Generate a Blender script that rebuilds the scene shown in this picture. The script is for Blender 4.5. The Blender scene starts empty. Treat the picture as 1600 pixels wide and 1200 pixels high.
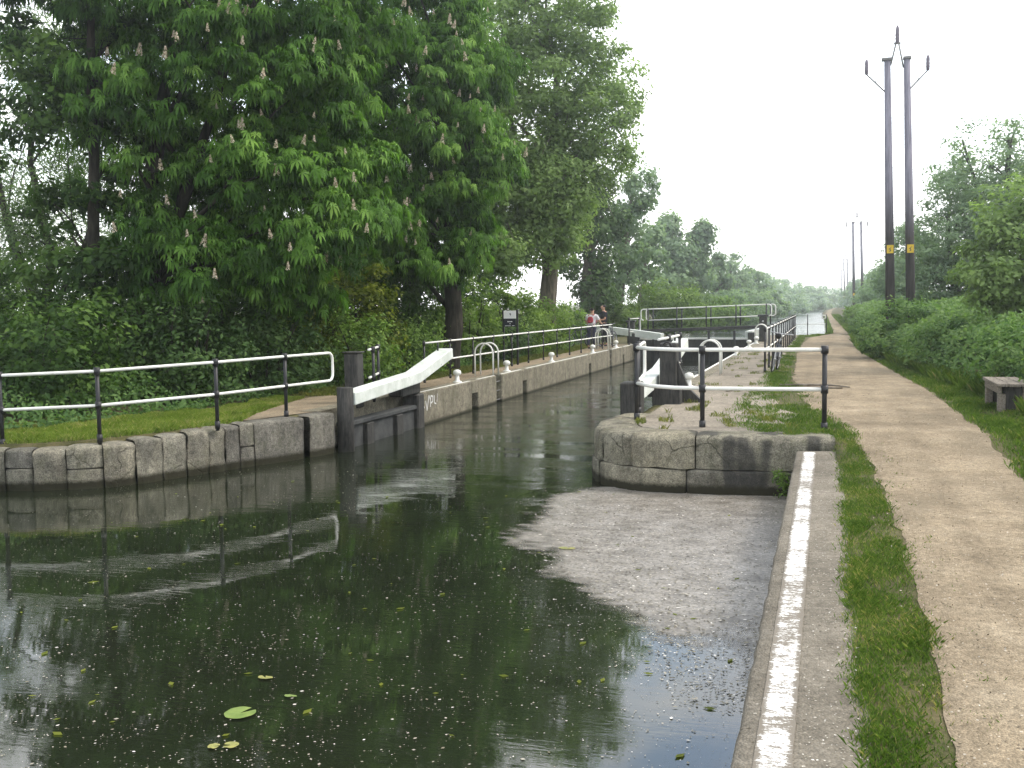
import bpy, math, random
import numpy as np
from mathutils import Vector, Matrix, noise as mnoise

random.seed(7)
rng = np.random.default_rng(7)
sc = bpy.context.scene
col = sc.collection
R = math.radians
ZL, ZR, ZQ = 0.72, 0.78, 0.62          # lock side tops (left, right) and quay top; water is z = 0
HAZE = .0014
ZU = 0.46                              # upper pound water level

# ------------------------------------------------------------------ helpers
ORG = {}

def tag(o, label=None, cat=None, group=None, kind=None):
    if label: o['label'] = label
    if cat: o['category'] = cat
    if group: o['group'] = group
    if kind: o['kind'] = kind
    return o

def thing(name, label, cat, loc=(0, 0, 0), group=None):
    o = bpy.data.objects.new(name, None)
    o.empty_display_size = 0.3
    col.objects.link(o)
    o.location = loc
    ORG[o.name] = Vector(loc)
    return tag(o, label, cat, group)

def mesh_object(name, verts, faces, mat, parent=None, smooth=False, origin=None, tint=None):
    """verts (n,3) world coordinates; faces: list of tuples or an (m,k) array"""
    me = bpy.data.meshes.new(name)
    V = np.asarray(verts, dtype=np.float32)
    if parent is not None:
        og = ORG[parent.name]
    elif origin is not None:
        og = Vector(origin)
    else:
        og = Vector((0, 0, 0))
    V = V - np.array(og, dtype=np.float32)
    if isinstance(faces, np.ndarray):
        m, k = faces.shape
        me.vertices.add(len(V)); me.vertices.foreach_set('co', V.ravel())
        me.loops.add(m * k); me.loops.foreach_set('vertex_index', faces.ravel().astype(np.int32))
        me.polygons.add(m)
        me.polygons.foreach_set('loop_start', np.arange(0, m * k, k, dtype=np.int32))
        me.polygons.foreach_set('loop_total', np.full(m, k, dtype=np.int32))
    else:
        me.from_pydata([tuple(map(float, v)) for v in V], [], [tuple(map(int, f)) for f in faces])
    if tint is not None:
        a = me.attributes.new('tint', 'FLOAT', 'FACE')
        a.data.foreach_set('value', np.asarray(tint, dtype=np.float32))
    me.update(calc_edges=True)
    me.validate()
    if smooth:
        me.polygons.foreach_set('use_smooth', np.ones(len(me.polygons), dtype=bool))
    if mat is not None:
        me.materials.append(mat)
    o = bpy.data.objects.new(name, me)
    col.objects.link(o)
    if parent is not None:
        o.parent = parent
        ORG[o.name] = og
    else:
        o.location = og
        ORG[o.name] = og
    return o

def copy_tree(o, parent=None):
    c = o.copy(); col.objects.link(c)
    c.parent = parent
    for ch in o.children:
        copy_tree(ch, c)
    return c

class MB:
    def __init__(self):
        self.v = []; self.f = []
    def add(self, vs, fs):
        b = len(self.v)
        self.v += [tuple(v) for v in vs]
        self.f += [tuple(i + b for i in f) for f in fs]
        return self
    def box(self, x0, x1, y0, y1, z0, z1, bev=0.0):
        if bev <= 0:
            vs = [(x, y, z) for z in (z0, z1) for y in (y0, y1) for x in (x0, x1)]
            return self.add(vs, [(0, 2, 3, 1), (4, 5, 7, 6), (0, 1, 5, 4), (2, 6, 7, 3), (0, 4, 6, 2), (1, 3, 7, 5)])
        # bevelled box as stacked rings with cut corners
        b = min(bev, (x1 - x0) * .45, (y1 - y0) * .45, (z1 - z0) * .45)
        def ring(i, z):
            a0, a1, c0, c1 = x0 + i, x1 - i, y0 + i, y1 - i
            k = b if i == 0 else b * .6
            return [(a0 + k, c0, z), (a1 - k, c0, z), (a1, c0 + k, z), (a1, c1 - k, z), (a1 - k, c1, z), (a0 + k, c1, z), (a0, c1 - k, z), (a0, c0 + k, z)]
        rs = [ring(b, z0), ring(0, z0 + b), ring(0, z1 - b), ring(b, z1)]
        vs = sum(rs, []); fs = [tuple(reversed(range(8))), tuple(range(24, 32))]
        for q in range(3):
            for i in range(8):
                j = (i + 1) % 8
                fs.append((q * 8 + i, q * 8 + j, q * 8 + 8 + j, q * 8 + 8 + i))
        return self.add(vs, fs)
    def tube(self, pts, r, n=8, cap=True):
        pts = [Vector(p) for p in pts]
        rs = r if isinstance(r, (list, tuple)) else [r] * len(pts)
        T = []
        for i in range(len(pts)):
            a = pts[max(i - 1, 0)]; b = pts[min(i + 1, len(pts) - 1)]
            d = b - a
            T.append(d.normalized() if d.length > 1e-9 else Vector((0, 0, 1)))
        ref = Vector((1, 0, 0)) if abs(T[0].x) < .8 else Vector((0, 1, 0))
        u = (ref - T[0] * ref.dot(T[0])).normalized()
        vs = []
        for i, p in enumerate(pts):
            u = (u - T[i] * u.dot(T[i]))
            u = u.normalized() if u.length > 1e-6 else T[i].orthogonal().normalized()
            w = T[i].cross(u)
            for k in range(n):
                a = 2 * math.pi * k / n
                vs.append(p + (u * math.cos(a) + w * math.sin(a)) * rs[i])
        fs = []
        for i in range(len(pts) - 1):
            for k in range(n):
                j = (k + 1) % n
                fs.append((i * n + k, i * n + j, i * n + n + j, i * n + n + k))
        if cap:
            fs.append(tuple(reversed(range(n))))
            fs.append(tuple((len(pts) - 1) * n + k for k in range(n)))
        return self.add(vs, fs)
    def beam(self, pts, w, h, up=Vector((0, 0, 1))):
        """rectangular bar along pts; w sideways, h along up; pts = centre line"""
        pts = [Vector(p) for p in pts]
        vs = []
        for i in range(len(pts)):
            d = (pts[min(i + 1, len(pts) - 1)] - pts[max(i - 1, 0)]).normalized()
            s = d.cross(up).normalized(); u = s.cross(d).normalized()
            for a, b in ((-1, -1), (1, -1), (1, 1), (-1, 1)):
                vs.append(pts[i] + s * a * w / 2 + u * b * h / 2)
        fs = [(3, 2, 1, 0)]
        for i in range(len(pts) - 1):
            for k in range(4):
                j = (k + 1) % 4
                fs.append((i * 4 + k, i * 4 + j, i * 4 + 4 + j, i * 4 + 4 + k))
        e = (len(pts) - 1) * 4
        fs.append((e, e + 1, e + 2, e + 3))
        return self.add(vs, fs)
    def lathe(self, c, prof, n=12):
        vs = []; fs = []
        for r, z in prof:
            for k in range(n):
                a = 2 * math.pi * k / n
                vs.append((c[0] + r * math.cos(a), c[1] + r * math.sin(a), c[2] + z))
        for i in range(len(prof) - 1):
            for k in range(n):
                j = (k + 1) % n
                fs.append((i * n + k, i * n + j, i * n + n + j, i * n + n + k))
        fs.append(tuple(reversed(range(n)))); fs.append(tuple((len(prof) - 1) * n + k for k in range(n)))
        return self.add(vs, fs)
    def torus(self, c, axis, Rr, r, n=20, m=6):
        axis = Vector(axis).normalized(); u = axis.orthogonal().normalized(); w = axis.cross(u)
        vs = []; fs = []
        for i in range(n):
            a = 2 * math.pi * i / n
            d = u * math.cos(a) + w * math.sin(a)
            for k in range(m):
                b = 2 * math.pi * k / m
                vs.append(Vector(c) + d * (Rr + r * math.cos(b)) + axis * r * math.sin(b))
        for i in range(n):
            for k in range(m):
                fs.append((i * m + k, ((i + 1) % n) * m + k, ((i + 1) % n) * m + (k + 1) % m, i * m + (k + 1) % m))
        return self.add(vs, fs)
    def build(self, name, mat, parent=None, smooth=False, origin=None):
        return mesh_object(name, np.array([tuple(v) for v in self.v], dtype=np.float32), self.f, mat, parent, smooth, origin)

# ------------------------------------------------------------------ materials
def newmat(name):
    m = bpy.data.materials.new(name); m.use_nodes = True
    nt = m.node_tree
    for n in list(nt.nodes):
        nt.nodes.remove(n)
    out = nt.nodes.new('ShaderNodeOutputMaterial')
    return m, nt, out

def N(nt, t, **kw):
    n = nt.nodes.new(t)
    for k, v in kw.items():
        if k in ('operation', 'blend_type', 'noise_dimensions', 'data_type', 'attribute_name', 'feature', 'distance', 'interpolation_type', 'attribute_type', 'sky_type'):
            setattr(n, k, v)
        else:
            n.inputs[k.replace('_', ' ')].default_value = v
    return n

def L(nt, a, b): nt.links.new(a, b)

def ramp(nt, src, stops):
    r = nt.nodes.new('ShaderNodeValToRGB')
    el = r.color_ramp.elements
    while len(el) < len(stops): el.new(0.5)
    for e, (p, c) in zip(el, stops):
        e.position = p
        e.color = (c, c, c, 1) if isinstance(c, (int, float)) else (*c, 1)
    L(nt, src, r.inputs['Fac'])
    return r

def objco(nt):
    return nt.nodes.new('ShaderNodeNewGeometry').outputs['Position']

def noise(nt, scale, detail=4, rough=.6, vec=None):
    n = N(nt, 'ShaderNodeTexNoise', Scale=scale, Detail=detail, Roughness=rough)
    L(nt, vec if vec is not None else objco(nt), n.inputs['Vector'])
    return n.outputs['Fac']

def scaled(nt, s):
    m = nt.nodes.new('ShaderNodeMapping'); m.inputs['Scale'].default_value = s
    L(nt, objco(nt), m.inputs['Vector'])
    return m.outputs['Vector']

def mix(nt, fac, a, b, bt='MIX'):
    m = nt.nodes.new('ShaderNodeMixRGB'); m.blend_type = bt
    for i, v in ((0, fac), (1, a), (2, b)):
        if hasattr(v, 'is_linked'): L(nt, v, m.inputs[i])
        elif i == 0: m.inputs[0].default_value = v
        else: m.inputs[i].default_value = (*v, 1) if not isinstance(v, (int, float)) else (v, v, v, 1)
    return m.outputs[0]

def bump(nt, h, strength=.4, dist=.02):
    b = N(nt, 'ShaderNodeBump', Strength=strength, Distance=dist)
    L(nt, h, b.inputs['Height'])
    return b.outputs['Normal']

def principled(nt, out, color, rough=.7, spec=.3, normal=None, metallic=0.0):
    p = nt.nodes.new('ShaderNodeBsdfPrincipled')
    if hasattr(color, 'is_linked'): L(nt, color, p.inputs['Base Color'])
    else: p.inputs['Base Color'].default_value = (*color, 1)
    if hasattr(rough, 'is_linked'): L(nt, rough, p.inputs['Roughness'])
    else: p.inputs['Roughness'].default_value = rough
    p.inputs['Specular IOR Level'].default_value = spec
    p.inputs['Metallic'].default_value = metallic
    if normal is not None: L(nt, normal, p.inputs['Normal'])
    L(nt, p.outputs[0], out.inputs['Surface'])
    return p

def mat_leaf(name, stops, trans=.38, tcol=None, rough=.62, spec=.12):
    m, nt, out = newmat(name)
    at = N(nt, 'ShaderNodeAttribute', attribute_name='tint')
    r = ramp(nt, at.outputs['Fac'], stops)
    p = principled(nt, out, r.outputs[0], rough, spec)
    t = nt.nodes.new('ShaderNodeBsdfTranslucent')
    tc = mix(nt, .75, r.outputs[0], tcol or (1.6, 1.9, .7), 'MULTIPLY')
    L(nt, tc, t.inputs['Color'])
    ms = nt.nodes.new('ShaderNodeMixShader'); ms.inputs[0].default_value = trans
    L(nt, p.outputs[0], ms.inputs[1]); L(nt, t.outputs[0], ms.inputs[2])
    L(nt, ms.outputs[0], out.inputs['Surface'])
    return m

def mat_simple(name, c0, c1, scale, rough=.7, spec=.3, bstr=.3, bdist=.01, stops=(.35, .65), detail=5, vec=None):
    m, nt, out = newmat(name)
    f = noise(nt, scale, detail, .65, scaled(nt, vec) if vec else None)
    r = ramp(nt, f, [(stops[0], c0), (stops[1], c1)])
    principled(nt, out, r.outputs[0], rough, spec, bump(nt, f, bstr, bdist))
    return m

def zpos(nt):
    s = nt.nodes.new('ShaderNodeSeparateXYZ'); L(nt, objco(nt), s.inputs[0])
    return s.outputs

def mapr(nt, v, a, b, c=0.0, d=1.0):
    n = nt.nodes.new('ShaderNodeMapRange')
    n.inputs[1].default_value = a; n.inputs[2].default_value = b; n.inputs[3].default_value = c; n.inputs[4].default_value = d
    L(nt, v, n.inputs[0])
    return n.outputs[0]

def math_(nt, op, a, b=None):
    n = nt.nodes.new('ShaderNodeMath'); n.operation = op
    for i, v in ((0, a), (1, b)):
        if v is None: continue
        if hasattr(v, 'is_linked'): L(nt, v, n.inputs[i])
        else: n.inputs[i].default_value = v
    return n.outputs[0]

def mat_stone(name, base, dark, mottled=1.0, wet=.16, obj_var=True, stain=0.0):
    m, nt, out = newmat(name)
    f1 = noise(nt, 2.6, 9, .75); f2 = noise(nt, 15, 8, .8); f3 = noise(nt, 70, 4, .8)
    c = ramp(nt, f1, [(.34, dark), (.60, base)]).outputs[0]
    c = mix(nt, .75, c, ramp(nt, f2, [(.34, .38), (.5, 1.0), (.66, 1.45)]).outputs[0], 'MULTIPLY')
    c = mix(nt, .85, c, ramp(nt, f3, [(.38, .4), (.5, 1.0), (.62, 1.6)]).outputs[0], 'MULTIPLY')
    wv = nt.nodes.new('ShaderNodeVectorMath'); wv.operation = 'MULTIPLY_ADD'
    nz = N(nt, 'ShaderNodeTexNoise', Scale=4, Detail=5); L(nt, objco(nt), nz.inputs['Vector'])
    wv.inputs[1].default_value = (.16, .16, .16); L(nt, nz.outputs['Color'], wv.inputs[0]); L(nt, objco(nt), wv.inputs[2])
    vc = N(nt, 'ShaderNodeTexVoronoi', Scale=1.5, feature='DISTANCE_TO_EDGE'); L(nt, wv.outputs[0], vc.inputs['Vector'])
    ck = math_(nt, 'MULTIPLY', ramp(nt, vc.outputs['Distance'], [(.004, 1.0), (.016, 0.0)]).outputs[0], ramp(nt, noise(nt, 1.3, 2, .5), [(.52, 0.0), (.60, .6)]).outputs[0])
    c = mix(nt, ck, c, (.03, .028, .022))
    v = N(nt, 'ShaderNodeTexVoronoi', Scale=19); L(nt, objco(nt), v.inputs['Vector'])
    sp = ramp(nt, v.outputs['Distance'], [(.05, 1.0), (.16, 0.0)]).outputs[0]
    pat = ramp(nt, noise(nt, 1.7, 3, .6), [(.45, 0.0), (.6, .5)]).outputs[0]
    c = mix(nt, math_(nt, 'MULTIPLY', sp, pat), c, (.5, .49, .44))
    g1 = ramp(nt, noise(nt, 3.3, 6, .75), [(.5, 0.0), (.68, .55)]).outputs[0]
    c = mix(nt, g1, c, (.10, .105, .06))
    st = noise(nt, 1.0, 6, .7, scaled(nt, (5, 5, .9)))
    c = mix(nt, .4, c, ramp(nt, st, [(.36, .4), (.52, 1.0)]).outputs[0], 'MULTIPLY')
    if stain:
        # black rub marks
        bs = noise(nt, 1.0, 2, .5, scaled(nt, (1.9, 1.9, .35)))
        c = mix(nt, ramp(nt, bs, [(.56, 0.0), (.62, stain)]).outputs[0], c, (.03, .03, .032))
    if obj_var:
        oi = nt.nodes.new('ShaderNodeObjectInfo')
        c = mix(nt, .6, c, ramp(nt, oi.outputs['Random'], [(0, (.62, .62, .66)), (.5, (1, 1, .95)), (1, (1.3, 1.25, 1.12))]).outputs[0], 'MULTIPLY')
    # wet / algae towards the water line
    z = zpos(nt)[2]
    zz = math_(nt, 'ADD', z, math_(nt, 'MULTIPLY', f2, -.16))
    w = mapr(nt, zz, wet - .09, wet - .15)
    c = mix(nt, w, c, (.035, .033, .02))
    h = math_(nt, 'ADD', math_(nt, 'MULTIPLY', f2, .8), math_(nt, 'MULTIPLY', f3, .5))
    h = math_(nt, 'SUBTRACT', h, math_(nt, 'MULTIPLY', ck, .5))
    principled(nt, out, c, .88, .15, bump(nt, h, 1.0, .035))
    return m

M = {}
M['stone'] = mat_stone('weathered_stone', (.28, .265, .215), (.135, .128, .11))
M['stone_right'] = mat_stone('weathered_stone_right', (.28, .262, .205), (.14, .13, .105), stain=.75)
M['concrete_wall'] = mat_stone('lock_concrete', (.28, .255, .19), (.16, .145, .108), obj_var=False, wet=.09)

def mat_paint(name, base, chip, amount=.42, scale=9, rough=.5, edge=.04, dirt=(.55, .5, .4)):
    m, nt, out = newmat(name)
    f = noise(nt, scale, 6, .75); g = noise(nt, scale * .25, 3, .5)
    k = math_(nt, 'ADD', math_(nt, 'MULTIPLY', f, .7), math_(nt, 'MULTIPLY', g, .3))
    c = mix(nt, ramp(nt, noise(nt, 3.1, 5, .7), [(.4, .6), (.65, 0.0)]).outputs[0], base, tuple(b * d for b, d in zip(base, dirt)))
    c = mix(nt, ramp(nt, k, [(amount - edge, 1.0), (amount, 0.0)]).outputs[0], c, chip)
    principled(nt, out, c, rough, .35, bump(nt, k, .25, .01))
    return m

M['white'] = mat_paint('white_paint', (.76, .76, .72), (.13, .1, .08), .35, 14, dirt=(.8, .79, .72))
M['white_beam'] = mat_paint('white_beam_paint', (.66, .69, .65), (.09, .09, .085), .37, 9, .6, dirt=(.62, .66, .6))
M['black'] = mat_paint('black_paint', (.014, .0145, .016), (.06, .05, .042), .36, 12, .42, dirt=(1.7, 1.6, 1.5))
M['timber_dark'] = mat_simple('dark_wet_timber', (.012, .012, .012), (.06, .057, .05), 5, .7, .3, .5, .01, vec=(6, 6, 1))
M['tar_board'] = mat_simple('grey_black_gate_boards', (.028, .03, .031), (.075, .077, .075), 3.0, .75, .2, .4, .01)
M['steel_grey'] = mat_simple('weathered_grey_steel', (.10, .10, .10), (.24, .235, .22), 8, .6, .3, .2, .005)

def mat_ground(name, c0, c1, c2, scale=3, pebble=0.0, flecks=0.0, worn=False):
    m, nt, out = newmat(name)
    f = noise(nt, scale, 8, .7); g = noise(nt, scale * 14, 4, .7); g2 = noise(nt, .55, 4, .6)
    c = ramp(nt, f, [(.3, c0), (.5, c1), (.72, c2)]).outputs[0]
    c = mix(nt, .7, c, ramp(nt, g, [(.3, .55), (.52, 1.0), (.7, 1.4)]).outputs[0], 'MULTIPLY')
    c = mix(nt, .7, c, ramp(nt, g2, [(.32, .66), (.6, 1.14)]).outputs[0], 'MULTIPLY')
    h = g
    if worn:
        fg = noise(nt, 120, 4, .85)
        c = mix(nt, .8, c, ramp(nt, fg, [(.36, .5), (.5, 1.0), (.64, 1.5)]).outputs[0], 'MULTIPLY')
        tr = noise(nt, 1.0, 4, .6, scaled(nt, (2.6, .16, 1)))
        c = mix(nt, .8, c, ramp(nt, tr, [(.36, .84), (.5, 1.0), (.64, 1.1)]).outputs[0], 'MULTIPLY')
        dp = noise(nt, 1.0, 5, .6, scaled(nt, (.9, .5, 1)))
        c = mix(nt, ramp(nt, dp, [(.54, 0.0), (.7, .55)]).outputs[0], c, (.15, .125, .085))
    if pebble:
        v = N(nt, 'ShaderNodeTexVoronoi', Scale=pebble); L(nt, objco(nt), v.inputs['Vector'])
        pc = c
        bw = nt.nodes.new('ShaderNodeRGBToBW'); L(nt, v.outputs['Color'], bw.inputs[0])
        c = mix(nt, .5, c, mix(nt, .75, c, ramp(nt, bw.outputs[0], [(.2, .68), (.55, 1.0), (.85, 1.28)]).outputs[0], 'MULTIPLY'))
        h = math_(nt, 'SUBTRACT', math_(nt, 'MULTIPLY', g, .6), v.outputs['Distance'])
    if flecks:
        v2 = N(nt, 'ShaderNodeTexVoronoi', Scale=flecks); L(nt, objco(nt), v2.inputs['Vector'])
        sep = nt.nodes.new('ShaderNodeSeparateColor'); L(nt, v2.outputs['Color'], sep.inputs[0])
        on = math_(nt, 'MULTIPLY', math_(nt, 'GREATER_THAN', sep.outputs[0], .9), math_(nt, 'LESS_THAN', v2.outputs['Distance'], .2))
        c = mix(nt, math_(nt, 'MULTIPLY', on, .5), c, (.62, .58, .5))
        on2 = math_(nt, 'MULTIPLY', math_(nt, 'LESS_THAN', sep.outputs[1], .13), math_(nt, 'LESS_THAN', v2.outputs['Distance'], .26))
        c = mix(nt, math_(nt, 'MULTIPLY', on2, .75), c, (.06, .05, .035))
    principled(nt, out, c, .92, .12, bump(nt, h, .55, .015))
    return m

M['path'] = mat_ground('sandy_gravel', (.18, .143, .095), (.255, .205, .138), (.32, .265, .185), 1.6, 75, 30, True)
M['soil'] = mat_ground('grassy_soil', (.05, .055, .02), (.085, .08, .035), (.14, .115, .06), 3)
M['concrete'] = mat_ground('old_concrete', (.13, .115, .09), (.185, .165, .13), (.235, .212, .172), 2.0, 75, 26)
M['lockside'] = mat_ground('lockside_hardstanding', (.17, .15, .115), (.25, .22, .175), (.30, .268, .215), 1.6, 45, 14)
M['turf'] = mat_ground('turf', (.045, .075, .018), (.07, .105, .026), (.12, .13, .045), 5)

def mat_line():
    m, nt, out = newmat('worn_white_line')
    f = noise(nt, 1.0, 6, .75, scaled(nt, (16, 34, 20))); g = noise(nt, 2.2, 3, .5)
    fine = noise(nt, 1.0, 4, .8, scaled(nt, (60, 110, 60)))
    k = math_(nt, 'ADD', math_(nt, 'MULTIPLY', f, .45), math_(nt, 'ADD', math_(nt, 'MULTIPLY', g, .25), math_(nt, 'MULTIPLY', fine, .3)))
    x = zpos(nt)[0]
    e = math_(nt, 'ABSOLUTE', math_(nt, 'SUBTRACT', x, -.205))
    k = math_(nt, 'SUBTRACT', k, mapr(nt, e, .05, .10, 0, .16))
    fac = ramp(nt, k, [(.47, 0.0), (.52, 1.0)]).outputs[0]
    wc = mix(nt, ramp(nt, fine, [(.35, 0.0), (.6, 1.0)]).outputs[0], (.42, .41, .37), (.84, .84, .81))
    c = mix(nt, fac, (.17, .15, .12), wc)
    principled(nt, out, c, .8, .2, bump(nt, k, .5, .01))
    return m
M['line'] = mat_line()

def mat_water(name, base, ripple_near=.02, ripple_far=.12, y0=10, y1=24, rough=.02):
    m, nt, out = newmat(name)
    s = zpos(nt)
    a = noise(nt, 1.0, 3, .55, scaled(nt, (1.6, 6.5, 1)))
    b = noise(nt, 1.0, 3, .6, scaled(nt, (5, 17, 1)))
    c = noise(nt, 1.0, 3, .6, scaled(nt, (.55, 1.5, 1)))
    b2 = noise(nt, 1.0, 3, .6, scaled(nt, (11, 34, 1)))
    h = math_(nt, 'ADD', math_(nt, 'MULTIPLY', a, .8), math_(nt, 'ADD', math_(nt, 'MULTIPLY', b, .45), math_(nt, 'MULTIPLY', b2, .22)))
    patch = ramp(nt, c, [(.42, .3), (.6, 1.9)]).outputs[0]
    st = math_(nt, 'MULTIPLY', mapr(nt, s[1], y0, y1, ripple_near, ripple_far), patch)
    bp = N(nt, 'ShaderNodeBump', Distance=.1)
    L(nt, st, bp.inputs['Strength']); L(nt, h, bp.inputs['Height'])
    murk = mix(nt, noise(nt, .8, 4, .6), base, tuple(x * 1.7 for x in base))
    p = principled(nt, out, murk, rough, .5, bp.outputs['Normal'])
    p.inputs['IOR'].default_value = 1.8
    return m
M['water'] = mat_water('canal_water', (.009, .012, .006), .011, .085, 11, 20)
M['water_up'] = mat_water('upper_pound_water', (.03, .036, .03), .30, .5, 50, 120, .12)

def mat_scum():
    m, nt, out = newmat('floating_scum')
    at = N(nt, 'ShaderNodeAttribute', attribute_name='cover')
    f = noise(nt, 3, 5, .7); g = noise(nt, 1.0, 5, .75, scaled(nt, (24, 40, 20))); w = noise(nt, 1.0, 4, .6, scaled(nt, (2.5, 9, 1)))
    c = ramp(nt, f, [(.3, (.145, .13, .105)), (.5, (.25, .23, .195)), (.72, (.335, .315, .28))]).outputs[0]
    c = mix(nt, .9, c, ramp(nt, g, [(.36, .35), (.5, 1.0), (.62, 1.4)]).outputs[0], 'MULTIPLY')
    v2 = N(nt, 'ShaderNodeTexVoronoi', Scale=26); L(nt, objco(nt), v2.inputs['Vector'])
    sep = nt.nodes.new('ShaderNodeSeparateColor'); L(nt, v2.outputs['Color'], sep.inputs[0])
    on = math_(nt, 'MULTIPLY', math_(nt, 'GREATER_THAN', sep.outputs[0], .8), math_(nt, 'LESS_THAN', v2.outputs['Distance'], .26))
    c = mix(nt, math_(nt, 'MULTIPLY', on, .8), c, (.05, .045, .03))
    on = math_(nt, 'MULTIPLY', math_(nt, 'GREATER_THAN', sep.outputs[1], .86), math_(nt, 'LESS_THAN', v2.outputs['Distance'], .2))
    c = mix(nt, math_(nt, 'MULTIPLY', on, .8), c, (.6, .58, .52))
    c = mix(nt, .5, c, ramp(nt, w, [(.35, .6), (.6, 1.15)]).outputs[0], 'MULTIPLY')
    p = principled(nt, out, c, .45, .4, bump(nt, g, .3, .006))
    k = math_(nt, 'ADD', math_(nt, 'MULTIPLY', g, .55), math_(nt, 'MULTIPLY', w, .45))
    al = math_(nt, 'SUBTRACT', math_(nt, 'MULTIPLY', at.outputs['Fac'], 1.25), math_(nt, 'MULTIPLY', k, .95))
    al = ramp(nt, al, [(.0, 0.0), (.42, .86)]).outputs[0]
    tr = nt.nodes.new('ShaderNodeBsdfTransparent')
    ms = nt.nodes.new('ShaderNodeMixShader')
    L(nt, al, ms.inputs[0]); L(nt, tr.outputs[0], ms.inputs[1]); L(nt, p.outputs[0], ms.inputs[2])
    L(nt, ms.outputs[0], out.inputs['Surface'])
    return m
M['scum'] = mat_scum()

M['bark'] = mat_simple('dark_bark', (.012, .011, .009), (.05, .044, .034), 2.2, .9, .1, .9, .03, vec=(5, 5, 1))
M['bark_pale'] = mat_simple('pale_bark', (.06, .052, .04), (.19, .165, .125), 2.2, .9, .1, .9, .03, vec=(5, 5, 1))
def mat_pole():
    m, nt, out = newmat('creosoted_pole_hazed_top')
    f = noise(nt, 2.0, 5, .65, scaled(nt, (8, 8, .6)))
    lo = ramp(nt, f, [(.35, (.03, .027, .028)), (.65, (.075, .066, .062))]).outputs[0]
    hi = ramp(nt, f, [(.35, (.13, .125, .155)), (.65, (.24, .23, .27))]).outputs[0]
    c = mix(nt, mapr(nt, zpos(nt)[2], 4.5, 6.2), lo, hi)  # pale violet-grey upper part: haze and flare painted into the colour
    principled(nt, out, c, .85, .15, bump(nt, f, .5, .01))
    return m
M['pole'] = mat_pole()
M['wood_grey'] = mat_simple('weathered_wood', (.11, .095, .075), (.25, .22, .18), 3.0, .85, .15, .5, .008, vec=(14, 1.5, 14))
M['stick'] = mat_simple('dead_branch', (.11, .09, .07), (.26, .23, .19), 6, .9, .1, .4, .01)
M['chestnut'] = mat_leaf('chestnut_leaves', [(0, (0.019, 0.052, 0.007)), (.42, (0.064, 0.145, 0.020)), (.8, (0.128, 0.244, 0.044)), (1, (0.197, 0.325, 0.066))], .36)
M['flower'] = mat_leaf('flower_petals', [(0, (.34, .27, .18)), (.5, (.47, .41, .30)), (1, (.58, .54, .42))], .3, (1, 1, 1))
M['mid'] = mat_leaf('mid_green_leaves', [(0, (0.052, 0.099, 0.020)), (.5, (0.116, 0.191, 0.040)), (1, (0.203, 0.302, 0.077))], .4)
M['mid_hazy'] = mat_leaf('haze_tinted_mid_green_leaves', [(0, (0.099, 0.151, 0.050)), (.5, (0.180, 0.261, 0.088)), (1, (0.278, 0.371, 0.143))], .42)  # greens paled to paint in haze over the middle distance
M['willow'] = mat_leaf('willow_leaves', [(0, (0.070, 0.110, 0.050)), (.5, (0.122, 0.186, 0.077)), (1, (0.197, 0.273, 0.116))], .42)
M['light'] = mat_leaf('light_green_leaves', [(0, (.06, .105, .02)), (.5, (.12, .19, .04)), (1, (.20, .275, .075))], .42)
M['yellowish'] = mat_leaf('yellow_green_leaves', [(0, (.04, .06, .006)), (.5, (.10, .13, .014)), (1, (.18, .205, .03))], .4)
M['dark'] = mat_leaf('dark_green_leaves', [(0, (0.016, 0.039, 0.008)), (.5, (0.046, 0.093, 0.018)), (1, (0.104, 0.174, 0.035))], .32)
M['ivy'] = mat_leaf('ivy_leaves', [(0, (0.026, 0.053, 0.015)), (.5, (0.056, 0.104, 0.031)), (1, (0.104, 0.168, 0.051))], .28)
M['nettle'] = mat_leaf('nettle_leaves', [(0, (0.046, 0.099, 0.031)), (.5, (0.110, 0.191, 0.057)), (1, (0.191, 0.284, 0.094))], .36)
M['far'] = mat_leaf('haze_tinted_leaves', [(0, (0.116, 0.174, 0.105)), (.5, (0.180, 0.255, 0.154)), (1, (0.255, 0.336, 0.204))], .4)  # distance haze put into the colour as lighter, greyer greens
M['far2'] = mat_leaf('distant_haze_tinted_leaves', [(0, (.20, .27, .225)), (.5, (.26, .335, .275)), (1, (.33, .40, .33))], .4)  # paler still: more haze painted into the farthest leaves
M['grass'] = mat_leaf('grass_blades', [(0, (.055, .105, .018)), (.45, (.105, .175, .034)), (.8, (.165, .22, .055)), (1, (.36, .31, .15))], .4)
M['bank_grass'] = mat_leaf('brightened_bank_grass', [(0, (.11, .17, .025)), (.45, (.20, .28, .05)), (.8, (.28, .34, .09)), (1, (.45, .40, .2))], .4)  # grass colour brightened to make up for the chestnut shading the bank
M['grass_dry'] = mat_leaf('dry_grass_blades', [(0, (.08, .11, .025)), (.45, (.155, .175, .045)), (.8, (.24, .235, .08)), (1, (.38, .32, .16))], .4)
M['pad'] = mat_simple('lily_pad_green', (.10, .16, .035), (.19, .25, .06), 9, .4, .5, .2, .005)
M['leaf_yellow'] = mat_simple('fallen_leaf', (.16, .17, .05), (.30, .28, .08), 14, .5, .4, .2, .005)
M['debris'] = mat_leaf('floating_debris', [(0, (.05, .045, .03)), (.35, (.22, .2, .14)), (.75, (.45, .42, .35)), (1, (.75, .72, .66))], .1, (1, 1, 1), .6)
M['gravel'] = mat_leaf('loose_gravel', [(0, (.07, .055, .04)), (.5, (.24, .185, .12)), (.85, (.36, .3, .22)), (1, (.65, .62, .55))], .0, (1, 1, 1), .85, .15)
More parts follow.
